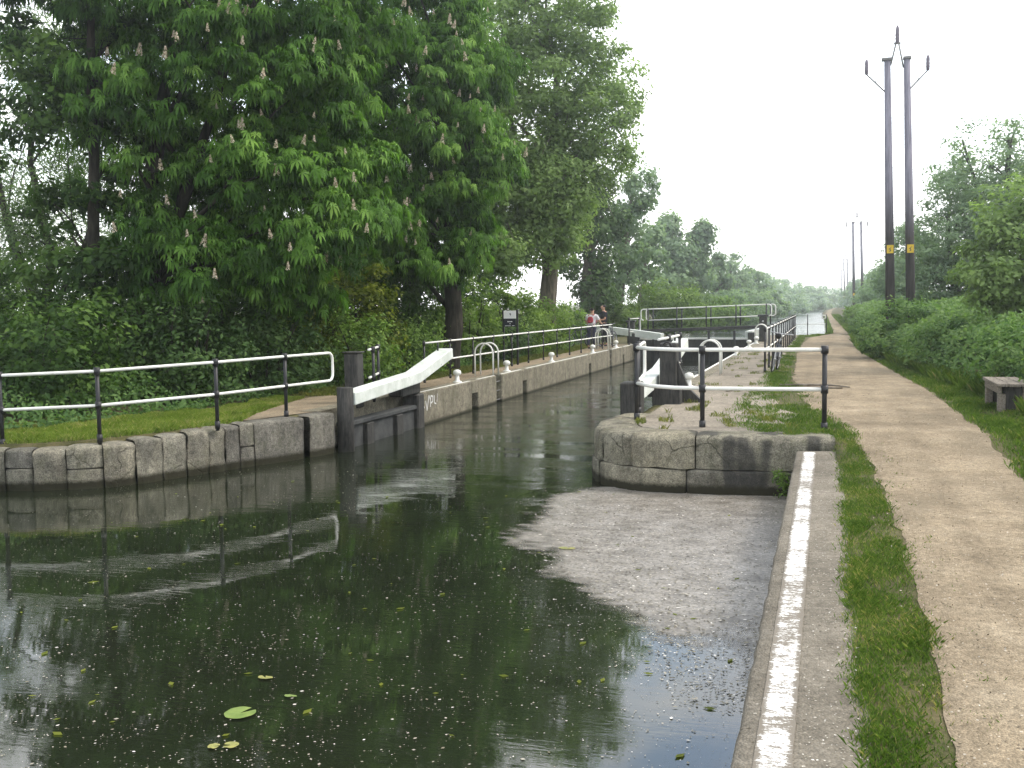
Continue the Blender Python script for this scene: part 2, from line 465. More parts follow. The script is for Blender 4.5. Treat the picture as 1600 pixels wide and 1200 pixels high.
def mat_flat(name, c, rough=.6, spec=.3, var=.25, scale=12):
    return mat_simple(name, tuple(x * (1 - var) for x in c), tuple(min(1, x * (1 + var)) for x in c), scale, rough, spec, .1, .004)
M['skin'] = mat_flat('skin', (.42, .24, .16), .6, .3, .1)
M['hair'] = mat_flat('dark_hair', (.015, .012, .01))
M['shirt_white'] = mat_flat('white_cotton', (.68, .66, .68), .9, .1, .1)
M['shirt_dark'] = mat_flat('dark_cotton', (.022, .023, .03), .9, .1)
M['trousers'] = mat_flat('dark_blue_denim', (.05, .05, .085), .9, .1)
M['trousers_black'] = mat_flat('black_cloth', (.02, .02, .024), .9, .1)
M['red'] = mat_flat('red_nylon', (.30, .03, .045), .7, .25)
M['rubber'] = mat_flat('black_rubber', (.012, .012, .012), .7, .3)
M['chrome'] = mat_flat('bare_metal', (.35, .36, .37), .35, .6)
M['bike_dark'] = mat_flat('dark_frame_paint', (.03, .035, .05), .35, .5)
M['sign_white'] = mat_flat('sign_white', (.88, .88, .86), .5, .3, .03)
M['sign_black'] = mat_flat('sign_black', (.02, .022, .032), .5, .3, .1)
M['sign_ink'] = mat_flat('sign_ink', (.04, .04, .045), .5, .3, .1)
M['yellow'] = mat_flat('yellow_plate', (.62, .42, .03), .5, .3, .1)
M['graffiti'] = mat_flat('white_spray_paint', (.62, .62, .6), .7, .2, .1)
M['ceramic'] = mat_flat('brown_insulator', (.13, .11, .14), .35, .5, .15)

# ------------------------------------------------------------------ setting: ground and water
def loft(name, stations, mat, kind='structure', smooth=True, label=None, cat=None):
    """stations: list of (y, [(x, z), ...]) with equal counts"""
    k = len(stations[0][1]); V = []
    for y, row in stations:
        for x, z in row: V.append((x, y, z))
    F = []
    for i in range(len(stations) - 1):
        for j in range(k - 1):
            F.append((i * k + j, i * k + j + 1, (i + 1) * k + j + 1, (i + 1) * k + j))
    o = mesh_object(name, V, F, mat, smooth=smooth)
    return tag(o, label, cat, kind=kind)

def interp(y, tab):
    ys = [t[0] for t in tab]
    return float(np.interp(y, ys, [t[1] for t in tab]))

def smooth01(t):
    t = min(1, max(0, t)); return t * t * (3 - 2 * t)

def east_z(x, y):
    z = .635 + (ZR - .018 - .635) * smooth01((y - 12.6) / 2.4)
    b = 2.5 if y < 28 else max(1.2, 2.5 - (y - 28) * .12)
    z += .95 * smooth01((x - b) / 5.0) + max(0, min(1, (x - 12) / 40)) * 1.5
    z += .007 * mnoise.noise(Vector((x * .9, y * .9, 0)))
    if y < 14.1 and x < .3: z -= .03 * min(1, (.3 - x) / .12)
    if y > 250: z += .5 * smooth01((y - 250) / 300)
    return z

EAST_EDGE = [(-20, .10), (14.2, .12), (14.5, -.5), (14.75, -2.0), (15.4, -2.8), (16.5, -2.9), (57.5, -2.9), (58.3, .0), (66, .02), (100, -.15), (160, -.7), (220, -.3), (300, 3), (1200, 60)]
WEST_EDGE = [(-20, -22), (6, -16.5), (11.0, -13.6), (11.9, -12.3), (12.25, -11.9), (12.55, -11.0), (12.85, -10.45), (13.2, -10.1), (14.0, -9.6), (15.2, -9.1), (16.0, -8.75), (16.8, -8.65), (48.5, -8.65), (52, -9.0), (60, -10.2), (100, -9.6), (160, -8.4), (220, -7.2), (300, -4.5), (1200, 20)]

ys = list(np.arange(-20, 0, 1.0)) + list(np.arange(0, 11, .5)) + [11.0, 11.5, 11.9, 12.1, 12.25, 12.4, 12.55, 12.7, 12.85, 13.0, 13.2, 13.6] + [13.8, 14.0, 14.2, 14.35, 14.5, 14.75, 15, 15.4, 16, 16.5] + list(np.arange(17, 57, .75)) + [57.5, 57.9, 58.3, 60, 63, 66] + list(np.arange(70, 150, 5)) + list(np.arange(150, 320, 10)) + [350, 400, 500, 700, 1200]
OFF = [0, .1, .25, .4, .6, .8, 1.2, 1.7, 2.2, 2.8, 3.4, 4.2, 5.2, 6.5, 8, 10, 13, 18, 26, 40, 70, 130, 300, 900]
st = []
for y in ys:
    xb = interp(y, EAST_EDGE)
    row = [(xb, -.6)]
    for o_ in OFF:
        row.append((xb + o_, east_z(xb + o_, y)))
    st.append((y, row))
loft('ground', st, M['soil'])

def west_z(x, y):
    e = interp(y, WEST_EDGE)
    z = .60 + (ZL - .02 - .60) * smooth01((y - 10) / 5)
    d = e - x
    z += .45 * smooth01((d - 2.5) / 8) + .02 * mnoise.noise(Vector((x * .9, y * .9, 3)))
    if y > 250: z += .5 * smooth01((y - 250) / 300)
    return z
st = []
for y in ys:
    xb = interp(y, WEST_EDGE)
    row = []
    for o_ in reversed(OFF):
        row.append((xb - o_, west_z(xb - o_, y)))
    row.append((xb, -.6))
    st.append((y, row))
loft('ground', st, M['soil'])

# far end of the canal: land closing it
# water sheets
def sheet(name, x0, x1, y0, y1, z, mat):
    o = mesh_object(name, [(x0, y0, z), (x1, y0, z), (x1, y1, z), (x0, y1, z)], [(0, 1, 2, 3)], mat)
    return tag(o, kind='structure')
sheet('water', -60, 6, -25, 46.9, 0.0, M['water'])
sheet('water', -30, 12, 47.0, 300, ZU, M['water_up'])
sheet('canal_bed', -60, 30, -25, 300, -.62, M['soil'])

# towpath sheet lying on the ground
PL = [(-5, .52), (4.4, .53), (6.7, .57), (9.6, .58), (12.5, .52), (14.2, .40), (15.6, .22), (17.5, -.15), (20, -.45), (25, -.75), (31, -.85), (38, -1.0), (46, -1.0), (54, -.8), (57.5, -.2), (60, .22), (66, .25), (85, .12), (115, -.12), (150, -.30), (210, .2), (260, 1.2)]
PR = [(-5, 1.75), (7, 1.95), (11, 1.98), (15, 2.02), (18, 1.98), (22, 1.92), (28, 1.6), (34, 1.32), (40, 1.05), (50, 1.02), (60, 1.1), (70, 1.0), (85, .92), (115, .62), (150, .45), (210, .9), (260, 1.9)]
st = []
yy = list(np.arange(-5, 30, .18)) + list(np.arange(30, 70, .6)) + list(np.arange(70, 262, 4))
for y in yy:
    a = interp(y, PL) + .09 * mnoise.noise(Vector((y * 1.3, 0, 0))) + .05 * mnoise.noise(Vector((y * 4.3, 5, 0)))
    b = interp(y, PR) + .10 * mnoise.noise(Vector((y * 1.1, 9, 0))) + .05 * mnoise.noise(Vector((y * 4.7, 15, 0)))
    row = []
    for k in range(13):
        x = a + (b - a) * k / 12
        zz = east_z(x, y) + .016 + .006 * mnoise.noise(Vector((x * 3, y * 3, 8)))
        if k in (0, 12): zz -= .010
        row.append((x, zz))
    st.append((y, row))
loft('towpath', st, M['path'])

# lock side surface on the right (worn hardstanding) and on the left
st = []
for y in list(np.arange(14.35, 57.6, .5)):
    a = -2.72 if y > 16 else interp(y, [(14.35, -1.9), (14.8, -2.45), (15.4, -2.68), (16, -2.72)])
    b = interp(y, [(14.35, .1), (16, -.35), (20, -1.0), (26, -1.35), (57, -1.45)]) + .18 * mnoise.noise(Vector((y * .9, 2, 1)))
    row = []
    for k in range(9):
        x = a + (b - a) * k / 8
        row.append((x, east_z(x, y) + .010 + (.006 if k < 8 else -.004)))
    st.append((y, row))
loft('lock_side_paving', st, M['lockside'])
st = []
for y in list(np.arange(15.2, 48, .5)):
    b = interp(y, [(15.2, -9.35), (16, -8.95), (17, -8.7), (48, -8.62)])
    a = b - interp(y, [(15.2, .3), (16.5, 1.4), (18, 1.8), (22, 1.5), (30, 1.0), (48, 1.5)]) - .25 * mnoise.noise(Vector((y * .6, 2, 7)))
    row = []
    for k in range(7):
        x = a + (b - a) * k / 6
        row.append((x, west_z(x, y) + (.012 if k else -.004)))
    st.append((y, row))
loft('bank_path', st, M['path'])

# quay: concrete kerb slab with a sharp edge over the water, chipped nose
def quay():
    V = []; F = []
    yq = list(np.arange(-6, 14.05, .12))
    for y in yq:
        n = .010 * mnoise.noise(Vector((y * 3, 0, 4))) + .006 * mnoise.noise(Vector((y * 11, 0, 4)))
        e = -.375 + n
        xr = .13 + .05 * mnoise.noise(Vector((y * 1.1, 3, 4)))
        z = ZQ + .004 * mnoise.noise(Vector((y * .8, 0, 9)))
        prof = [(e + .01, -.6), (e + .005, ZQ - .06), (e, z - .025), (e + .02, z - .004), (-.27, z), (-.12, z + .001), (.0, z + .003), (xr, z + .012), (xr + .1, z - .03)]
        V += [(x, y, zz) for x, zz in prof]
    k = 9
    for i in range(len(yq) - 1):
        for j in range(k - 1):
            F.append((i * k + j, i * k + j + 1, (i + 1) * k + j + 1, (i + 1) * k + j))
    return tag(mesh_object('quay', V, F, M['concrete'], smooth=True), kind='structure')
quay()
V = []; F = []
yq = list(np.arange(-6, 13.98, .06))
for i, y in enumerate(yq):
    z = ZQ + .004 * mnoise.noise(Vector((y * .8, 0, 9))) + .005
    a = -.285 + .006 * mnoise.noise(Vector((y * 9, 1, 1))); b = -.125 + .009 * mnoise.noise(Vector((y * 9, 7, 1)))
    V += [(a, y, z), (b, y, z + .001)]
for i in range(len(yq) - 1): F.append((2 * i, 2 * i + 1, 2 * i + 3, 2 * i + 2))
tag(mesh_object('painted_edge_line', V, F, M['line']), kind='structure')

# ------------------------------------------------------------------ stone walls
def stone_block(parent, outline, z0, z1, depth, inward, seed, mat, round_top=.07, jit=.018, name='stone_block', gap=.008, tilt=0.0):
    """block following a polyline in plan (outer face); inward = unit normals per point"""
    pts = [Vector((p[0], p[1], 0)) for p in outline]
    # resample
    d = [0]
    for i in range(1, len(pts)): d.append(d[-1] + (pts[i] - pts[i - 1]).length)
    n = max(4, int(d[-1] / .06))
    rows = []
    for i in range(n + 1):
        t = gap + (d[-1] - 2 * gap) * i / n
        j = max(1, next((q for q in range(len(d)) if d[q] >= t), len(d) - 1))
        u = (t - d[j - 1]) / max(1e-6, d[j] - d[j - 1])
        p = pts[j - 1].lerp(pts[j], u)
        nn = Vector(inward[j - 1]).lerp(Vector(inward[j]), u).normalized()
        edge = min(i, n - i)
        pull = .04 if edge == 0 else (.012 if edge == 1 else 0)
        rows.append((p, nn, pull))
    rt = round_top
    prof = [(0, z0)] + [(0, z0 + (z1 - rt - z0) * q_) for q_ in (.15, .3, .42, .54, .66, .78, .9)] + [ (0.004, z1 - rt), (rt * .12, z1 - rt * .6), (rt * .36, z1 - rt * .27), (rt, z1 - .004), (depth * .3, z1 + .003), (depth * .6, z1 + .004), (depth, z1 - .002), (depth, z0)]
    k = len(prof); V = []
    for p, nn, pull in rows:
        for q, (din, z) in enumerate(prof):
            extra = pull if q < 11 else 0
            pos = p + nn * (din + extra)
            zz = z - (pull * .5 if q in (10, 11, 12, 13, 14) else 0)
            nv = Vector((pos.x * 3.1 + seed, pos.y * 3.1, zz * 3.1))
            nv2 = Vector((pos.x * 9 + seed, pos.y * 9, zz * 9))
            dj = jit * mnoise.noise(nv) + jit * .6 * mnoise.noise(nv2) + jit * .35 * mnoise.noise(nv2 * 2.3)
            pos = pos + nn * dj
            V.append((pos.x, pos.y, zz + jit * .5 * mnoise.noise(nv + Vector((9, 9, 9)))))
    F = []
    for i in range(len(rows) - 1):
        for j in range(k - 1):
            F.append((i * k + j, i * k + j + 1, (i + 1) * k + j + 1, (i + 1) * k + j))
    F.append(tuple(range(k))); F.append(tuple(reversed([(len(rows) - 1) * k + j for j in range(k)])))
    return mesh_object(name, V, F, mat, parent, smooth=True)

def curve_pts(ctrl, n=200):
    """Catmull-Rom resample of plan control points"""
    P = [Vector((c[0], c[1], 0)) for c in ctrl]
    P = [P[0] * 2 - P[1]] + P + [P[-1] * 2 - P[-2]]
    out = []
    for i in range(1, len(P) - 2):
        for s in range(12):
            t = s / 12
            a, b, c, d = P[i - 1], P[i], P[i + 1], P[i + 2]
            out.append(.5 * ((2 * b) + (c - a) * t + (2 * a - 5 * b + 4 * c - d) * t * t + (3 * b - a - 3 * c + d) * t ** 3))
    out.append(P[-2])
    return out

def along(pts, s0, s1):
    d = [0]
    for i in range(1, len(pts)): d.append(d[-1] + (pts[i] - pts[i - 1]).length)
    def at(s):
        j = max(1, next((q for q in range(len(d)) if d[q] >= s), len(d) - 1))
        return pts[j - 1].lerp(pts[j], (s - d[j - 1]) / max(1e-6, d[j] - d[j - 1]))
    n = 7
    return [at(s0 + (s1 - s0) * i / (n - 1)) for i in range(n)], d[-1]

def normals(pl, side):
    out = []
    for i in range(len(pl)):
        t = (pl[min(i + 1, len(pl) - 1)] - pl[max(i - 1, 0)]).normalized()
        out.append((side * -t.y, side * t.x, 0))
    return out

# left curved wall
wl = thing('stone_wall', 'curved grey stone block wall under the left grass bank', 'wall', (-9.4, 14, 0))
cl = curve_pts([(-11.75, 12.15), (-11.2, 12.25), (-10.5, 12.45), (-9.85, 12.95), (-9.35, 13.95), (-8.85, 15.2), (-8.45, 16.1), (-8.28, 16.86)])
_, tot = along(cl, 0, 1)
fr = [0, .08, .145, .22, .30, .375, .445, .51, .57, .62, .665, .71, .87, .89, 1.0]
for i in range(len(fr) - 1):
    if i == 12:
        continue                                    # dark slot between the last two blocks
    pl, _ = along(cl, fr[i] * tot, fr[i + 1] * tot)
    yc = pl[3].y
    top = .60 + (ZL - .60) * smooth01((yc - 11.8) / 3.2) + random.uniform(-.012, .012)
    if i in (1, 3, 10):
        zs = random.uniform(.26, .36)
        stone_block(wl, pl, zs + .006, top, .42, normals(pl, 1), i * 7.3, M['stone'], .06)
        stone_block(wl, pl, -.55, zs - .006, .42, normals(pl, 1), i * 5.3 + 40, M['stone'], .03)
    else:
        stone_block(wl, pl, -.55, top, .42, normals(pl, 1), i * 7.3, M['stone'], .08 if i < 11 else .06, .055 if i < 11 else .022)

# right rounded wall head
wr = thing('stone_wall', 'rounded two course stone wall end beside the scum on the water', 'wall', (-2, 14.6, 0))
cr = curve_pts([(.12, 14.16), (-.36, 14.14), (-1.2, 14.10), (-2.0, 14.08), (-2.55, 14.18), (-3.0, 14.55), (-3.26, 15.1), (-3.34, 15.8), (-3.30, 16.5), (-3.22, 17.0)])
_, tot = along(cr, 0, 1)
fr = [0, .31, .47, .585, .70, .82, 1.0]
for i in range(len(fr) - 1):
    pl, _ = along(cr, fr[i] * tot, fr[i + 1] * tot)
    stone_block(wr, pl, .335, ZR + random.uniform(-.006, .006), .62, normals(pl, -1), i * 3.7 + 3, M['stone_right'], .11, .034)
fr2 = [0, .33, .60, .80, 1.0]
for i in range(len(fr2) - 1):
    pl, _ = along(cr, fr2[i] * tot, fr2[i + 1] * tot)
    pl2 = [p + Vector((0, -.035, 0)) if p.x > -2.6 else p + Vector((-.03, 0, 0)) for p in pl]
    stone_block(wr, pl2, -.55, .325, .6, normals(pl, -1), i * 3.1 + 60, M['stone_right'], .04, .03)

# lock chamber side walls with slots
def lock_wall(name, label, xs, xb, z, segs, low, mirror, loc):
    m = MB()
    t = thing(name, label, 'wall', loc)
    for (a, b) in segs:
        m.box(min(xs, xb), max(xs, xb), a, b, -.6, z, .025)
    for (a, b, zt) in low:
        m.box(min(xs, xb), max(xs, xb), a, b, zt, z, .02)
    bx = xb
    m.box(min(bx, bx + mirror * .12), max(bx, bx + mirror * .12), segs[0][0], segs[-1][1], -.6, z - .02)
    m.build('wall_face', M['concrete_wall'], t, smooth=False)
    k = MB()
    for (a, b) in segs:
        k.box(min(xs + mirror * .02, xs + mirror * .09), max(xs + mirror * .02, xs + mirror * .09), a + .05, b - .05, z, z + .004)
    k.build('edge_paint', M['white'], t)
    return t
XLW, XRW = -8.30, -3.10
lw = lock_wall('lock_wall', 'long grey concrete lock wall below the white mooring bollards', XLW, XLW - .36, ZL,
          [(20.95, 24.35), (24.85, 26.35), (26.85, 28.85), (29.3, 37.6), (38.0, 41.4), (41.9, 44.2), (44.6, 48.2)],
          [(24.35, 24.85, .40), (28.85, 29.3, .38), (37.6, 38.0, .38), (44.2, 44.6, .38)], -1, (-8.4, 34, 0))
g = MB()
def stroke(pts, w=.035):
    for a, b in zip(pts[:-1], pts[1:]):
        ya, za = a; yb, zb = b
        d = Vector((yb - ya, zb - za)); n_ = Vector((-d.y, d.x)).normalized() * w / 2
        x = XLW + .004
        g.add([(x, ya + n_.x, za + n_.y), (x, yb + n_.x, zb + n_.y), (x, yb - n_.x, zb - n_.y), (x, ya - n_.x, za - n_.y)], [(0, 1, 2, 3)])
stroke([(21.22, .52), (21.30, .30), (21.42, .62), (21.52, .50)]); stroke([(21.50, .36), (21.53, .60), (21.66, .58), (21.65, .47), (21.52, .44)])
stroke([(21.74, .60), (21.75, .42), (21.86, .40)]); stroke([(21.92, .44), (21.95, .62)], .02); stroke([(21.1, .44), (21.16, .36)], .025)
g.build('graffiti', M['graffiti'], lw)
rw = lock_wall('lock_wall', 'right lock wall edge with a thin white line under the round hoops', XRW, XRW + .36, ZR,
          [(21.2, 26.2), (26.7, 48.2)], [(26.2, 26.7, .45)], 1, (-3.0, 34, 0))
# gate recess walls and apron behind the upper gate
m = MB(); m.box(-9.0, -8.64, 16.9, 20.93, -.6, ZL - .004)
tag(m.build('recess_wall', M['concrete_wall'], origin=(-8.8, 18.9, 0)), 'dark concrete wall behind the open left gate leaf', 'wall')
m = MB(); m.box(-2.76, -2.4, 17.02, 21.18, -.6, ZR - .012)
tag(m.build('recess_wall', M['concrete_wall'], origin=(-2.6, 19, 0)), 'concrete wall behind the open right gate leaf', 'wall')
# upper entrance walls
m = MB(); m.box(-3.1, -2.75, 48.22, 57.9, -.6, ZR - .003, .02); m.box(-2.745, .05, 57.55, 57.95, -.6, ZR - .006, .02)
tag(m.build('lock_wall', M['concrete_wall'], origin=(-2.9, 53, 0)), 'low concrete wall of the upper lock entrance by the far railing', 'wall')
m = MB(); m.box(-.12, .1, 58, 67, -.6, ZR - .03, .02)
tag(m.build('quay_wall', M['concrete_wall'], origin=(0, 62, 0)), 'far quay edge beside the bright upper water', 'wall')
m = MB(); m.box(-8.66, -8.3, 48.22, 54, -.6, ZL - .003, .02)
tag(m.build('lock_wall', M['concrete_wall'], origin=(-8.5, 51, 0)), 'left concrete wall of the upper lock entrance', 'wall')

# ------------------------------------------------------------------ railings
def railing(label, posts, rail_runs, group=None, r=.024, pr=.030, name='railing', h=1.1):
    """posts: [(x,y,zbase,ztop)], rail_runs: [(pts, material)]"""
    t = thing(name, label, 'railing', (posts[0][0], posts[0][1], posts[0][2]), group)
    for (x, y, z0, z1, cols) in posts:
        m = MB(); m.tube([(x, y, z0 - .05), (x, y, z1 + .02)], pr, 10)
        m.tube([(x, y, z0 - .02), (x, y, z0 + .10)], pr * 1.35, 10)
        for zc in cols:
            m.tube([(x, y, zc - .055), (x, y, zc + .055)], pr * 1.5, 10)
        m.build('post', M['black'], t, True)
    for pts in rail_runs:
        m = MB(); m.tube(pts, r, 10); m.build('rail', M['white'], t, True)
    return t

def arc_end(p, d, zt, zb, out=.28):
    """rounded end joining top and lower rail: p=(x,y) start, d=unit plan direction"""
    rr = .12; pts = []
    for k in range(6):
        a = math.pi / 2 * k / 5
        pts.append((p[0] + d[0] * (out - rr + rr * math.sin(a)), p[1] + d[1] * (out - rr + rr * math.sin(a)), zt - rr + rr * math.cos(a)))
    for k in range(6):
        a = math.pi / 2 * k / 5
        pts.append((p[0] + d[0] * (out - rr + rr * math.cos(a)), p[1] + d[1] * (out - rr + rr * math.cos(a)), zb + rr - rr * math.sin(a)))
    return pts

# left near railing, along the wall top
LP = [(-12.85, 12.35, .60, 1.60), (-11.44, 12.45, .62, 1.64), (-10.14, 12.92, .66, 1.70), (-9.11, 14.39, .71, 1.76), (-8.78, 15.98, .72, 1.78), (-8.60, 17.15, .72, 1.80)]
HT = 1.02
posts = []; top = []; low = []
for (x, y, z0, z1) in LP[:-1]:
    zt = z0 + HT; zl = z0 + .52
    posts.append((x, y, z0, zt, [zt, zl])); top.append((x, y, zt)); low.append((x, y, zl))
d = Vector((.17, 1.17, 0)).normalized()
e = arc_end((LP[-1][0], LP[-1][1]), (d.x, d.y), ZL + HT, ZL + .52, .2)
railing('long white and black tubular railing along the curved left stone wall', posts, [top + e + list(reversed(low))])
# short railing stub beside black post
SP = [(-8.62, 19.25, ZL, ZL + 1.0), (-9.0, 20.35, ZL, ZL + 1.0)]
posts = [(x, y, z0, z1, [z1, z0 + .45]) for x, y, z0, z1 in SP]
railing('short two-post railing between the black post and the white balance beam', posts,
        [[(-8.58, 18.95, ZL + 1.0), (-9.0, 20.35, ZL + 1.0)], [(-8.58, 18.95, ZL + .45), (-9.0, 20.35, ZL + .45)]])
# long railing up the left side of the lock
posts = []; pt = []; plw = []
for k in range(13):
    y = 23.7 + k * 1.72; x = -9.28 + (y - 23.7) * .021
    if y > 40.8: x += (y - 40.8) * .02
    z0 = ZL - .01
    posts.append((x, y, z0, z0 + .96, [z0 + .96, z0 + .5]))
    pt.append((x, y, z0 + .96)); plw.append((x, y, z0 + .5))
railing('long white railing with black posts along the far left lock side', posts, [pt, plw], r=.022, pr=.024)
posts = []
for (x, y) in [(-8.42, 46.4), (-8.25, 48.0)]:
    posts.append((x, y, ZL, ZL + 1.15, [ZL + 1.15]))
e = arc_end((-8.25, 48.0), (.1, .99), ZL + 1.15, ZL + .58, .2)
railing('short railing with a rounded end by the left of the footbridge', posts,
        [[(-8.42, 46.4, ZL + 1.15), (-8.25, 48.0, ZL + 1.15)] + e + [(-8.25, 48.0, ZL + .58), (-8.42, 46.4, ZL + .58)]], r=.022, pr=.03)

# right near railing on the rounded wall head
RP = [(-.03, 15.15), (-1.70, 15.15), (-2.80, 16.05), (-3.02, 17.55)]
zt = ZR + 1.10; zl = ZR + .55
posts = [(x, y, ZR - .01, zt, [zt, zl]) for x, y in RP[:3]] + [(-2.93, 16.95, ZR - .01, zt, [zt])]
top = [(-.03, 15.15, zt), (-1.70, 15.15, zt), (-2.1, 15.22, zt), (-2.5, 15.52, zt), (-2.80, 16.05, zt)]
low = [(x, y, zl) for x, y, z in top]
d = Vector((-.1, 1, 0)).normalized()
top2 = [(-2.80, 16.05, zt), (-3.0, 17.9, zt)] + arc_end((-3.0, 17.9), (d.x, d.y), zt, zl, .25) + [(-3.0, 17.9, zl), (-2.80, 16.05, zl)]
railing('white tubular railing curving round the end of the right stone wall', posts, [top, low, top2], r=.029, pr=.034)
posts = [(-2.86, 19.9, ZR, ZR + 1.12, [ZR + 1.12, ZR + .62]), (-2.72, 20.4, ZR, ZR + 1.15, [ZR + 1.15, ZR + .62])]
railing('short stub of railing behind the black paddle stand', posts,
        [[(-2.98, 19.4, ZR + 1.1), (-2.86, 19.9, ZR + 1.12), (-2.72, 20.4, ZR + 1.15)], [(-2.80, 20.1, ZR + .62), (-2.70, 20.45, ZR + .62)]])
# right far railing seen end on
posts = []; pt = []; plw = []
for k in range(14):
    y = 27.3 + k * 1.93; x = -1.50 + .002 * k
    posts.append((x, y, ZR - .01, ZR + 1.08, [ZR + 1.08, ZR + .56])); pt.append((x, y, ZR + 1.08)); plw.append((x, y, ZR + .56))
railing('long receding railing on the grass behind the parked bicycle', posts, [pt, plw], r=.022, pr=.026)
posts = [(x, 58.15, ZR - .03, ZR + 1.05, [ZR + .55]) for x in (-1.75, -1.0, -.05)]
fr_ = railing('thin dark railing across the bright far water bay', posts, [[(x, 58.15, ZR + .55) for x in (-1.75, -1.0, -.05)]], r=.018, pr=.024)
m = MB(); m.torus((-.18, 58.05, ZR + .92), (0, 1, .15), .09, .03)
tag(m.build('lifebuoy', M['white'], None, True, origin=(-.18, 58.05, ZR + .92)), 'small white ring hanging on the end post of the far railing', 'lifebuoy')

# ------------------------------------------------------------------ lock gates
def lower_gate(label, side, z, loc):
    """side -1 left (leaf in the left recess), +1 right"""
    t = thing('lock_gate', label, 'lock gate', loc)
    xf = -8.34 if side < 0 else -3.06             # leaf centre line
    zt = z + .41
    if side < 0:
        m = MB(); m.tube([(xf + .16, 17.02, -.6), (xf + .16, 17.02, zt), (xf + .16, 17.02, zt + .01)], [.15, .146, .138], 16)
        m.build('mitre_post', M['timber_dark'], t, True)
    else:
        m = MB(); m.box(xf - .17, xf + .17, 16.93, 17.3, -.6, zt + .08, .025); m.build('mitre_post', M['timber_dark'], t)
    m = MB(); m.box(xf - .06, xf + .06, 17.25, 20.55, -.6, .40, .01); m.build('gate_leaf', M['tar_board'], t)
    m = MB(); m.box(xf - .13, xf + .13, 17.22, 20.5, .405, .50, .02); m.build('top_rail', M['tar_board'], t)
    s = -side
    for y in (18.12, 19.55):
        m = MB(); m.box(min(xf + s * .05, xf + s * .15), max(xf + s * .05, xf + s * .15), y - .16, y + .16, -.6, .395, .012); m.build('guard_timber', M['timber_dark'], t)
    m = MB(); m.box(xf - .2, xf + .16, 20.5, 20.86, -.6, z + .0, .03); m.build('heel_post', M['timber_dark'], t)
    m = MB(); m.box(xf - .2, xf + .12, 19.75, 20.75, z + .005, z + .27, .03); m.build('beam_saddle', M['timber_dark'], t)
    if side < 0:
        c = [(xf + .16, 17.08, .93), (xf + .15, 17.6, .955), (xf + .11, 20.35, 1.085), (xf + .06, 22.5, 1.49)]
    else:
        c = [(xf + .0, 16.98, 1.06), (xf + .0, 17.6, 1.08), (xf + .0, 20.1, 1.22), (xf + .10, 22.45, 1.70)]
    m = MB(); m.beam(c, .34 if side < 0 else .30, .225 if side < 0 else .21)
    o = m.build('balance_beam', M['white_beam'], t)
    b = o.modifiers.new('edge', 'BEVEL'); b.width = .018; b.segments = 2
    m = MB(); m.tube([(c[-1][0] - .1, c[-1][1] - .25, c[-1][2] + .06), (c[-1][0] - .1, c[-1][1] - .25, c[-1][2] + .24)], .02, 8); m.build('handle_peg', M['black'], t, True)
    return t
lower_gate('open left lock gate with cranked white balance beam over dark boards', -1, ZL, (-8.34, 18.8, 0))
lower_gate('open right lock gate with cranked white beam behind the near railing', 1, ZR, (-3.06, 18.8, 0))

m = MB(); m.box(-8.88, -8.60, 18.45, 18.75, ZL - .1, ZL + .95, .02); m.box(-8.90, -8.58, 18.43, 18.77, ZL + .955, ZL + .985, .01)
tag(m.build('paddle_post', M['timber_dark'], origin=(-8.74, 18.6, ZL)), 'square black paddle post beside the left balance beam', 'paddle post')
t = thing('paddle_stand', 'black paddle stand with flared base beside the right balance beam', 'paddle stand', (-2.68, 18.9, ZR))
m = MB(); m.box(-2.86, -2.56, 18.75, 19.1, ZR - .05, ZR + 1.06, .02); m.build('post', M['timber_dark'], t)
m = MB(); m.add([(-2.555, 18.85, ZR), (-2.15, 18.85, ZR), (-2.15, 18.85, ZR + .05), (-2.36, 18.85, ZR + .25), (-2.555, 18.85, ZR + .75), (-2.555, 19.0, ZR), (-2.15, 19.0, ZR), (-2.15, 19.0, ZR + .05), (-2.36, 19.0, ZR + .25), (-2.555, 19.0, ZR + .75)],
      [(0, 1, 2, 3, 4), (9, 8, 7, 6, 5), (0, 5, 6, 1), (1, 6, 7, 2), (2, 7, 8, 3), (3, 8, 9, 4), (4, 9, 5, 0)])
m.build('brace', M['timber_dark'], t)
m = MB(); m.tube([(-2.70, 18.72, ZR + 1.0), (-2.70, 18.5, ZR + 1.0)], .035, 8); m.torus((-2.70, 18.6, ZR + 1.0), (0, 1, 0), .08, .015, 14); m.build('gear', M['black'], t, True)
m = MB(); m.box(-2.95, -2.45, 18.45, 18.72, ZR - .05, ZR + .30, .02); m.build('base', M['timber_dark'], t)

def upper_gate(label, x0, x1, y0, y1, beam, loc):
    t = thing('lock_gate', label, 'lock gate', loc)
    m = MB(); m.beam([(x0, y0, .17), (x1, y1, .17)], .12, 1.46); m.build('gate_leaf', M['timber_dark'], t)
    m = MB(); m.beam([(x0, y0, .94), (x1, y1, .94)], .2, .07); m.build('white_cap', M['white'], t)
    m = MB(); m.beam(beam, .30, .30); o = m.build('balance_beam', M['white_beam'], t)
    dx = Vector((x1 - x0, y1 - y0, 0)); 
    m = MB(); m.box(x0 - .17, x0 + .17, y0 - .17, y0 + .17, -.6, 1.22, .02); m.build('heel_post', M['timber_dark'], t)
    for k in (.3, .75):
        p = Vector((x0, y0, 0)) + dx * k
        m = MB(); m.box(p.x - .05, p.x + .05, p.y - .14, p.y - .1, -.5, 1.3, .01); m.build('rack_bar', M['black'], t)
    return t
upper_gate('closed right leaf of the far upper gate with white capping', -3.15, -5.7, 47.2, 48.0, [(-3.3, 47.2, 1.12), (-2.9, 49.3, 1.20), (-2.75, 51.2, 1.25)], (-3.2, 47.2, 0))
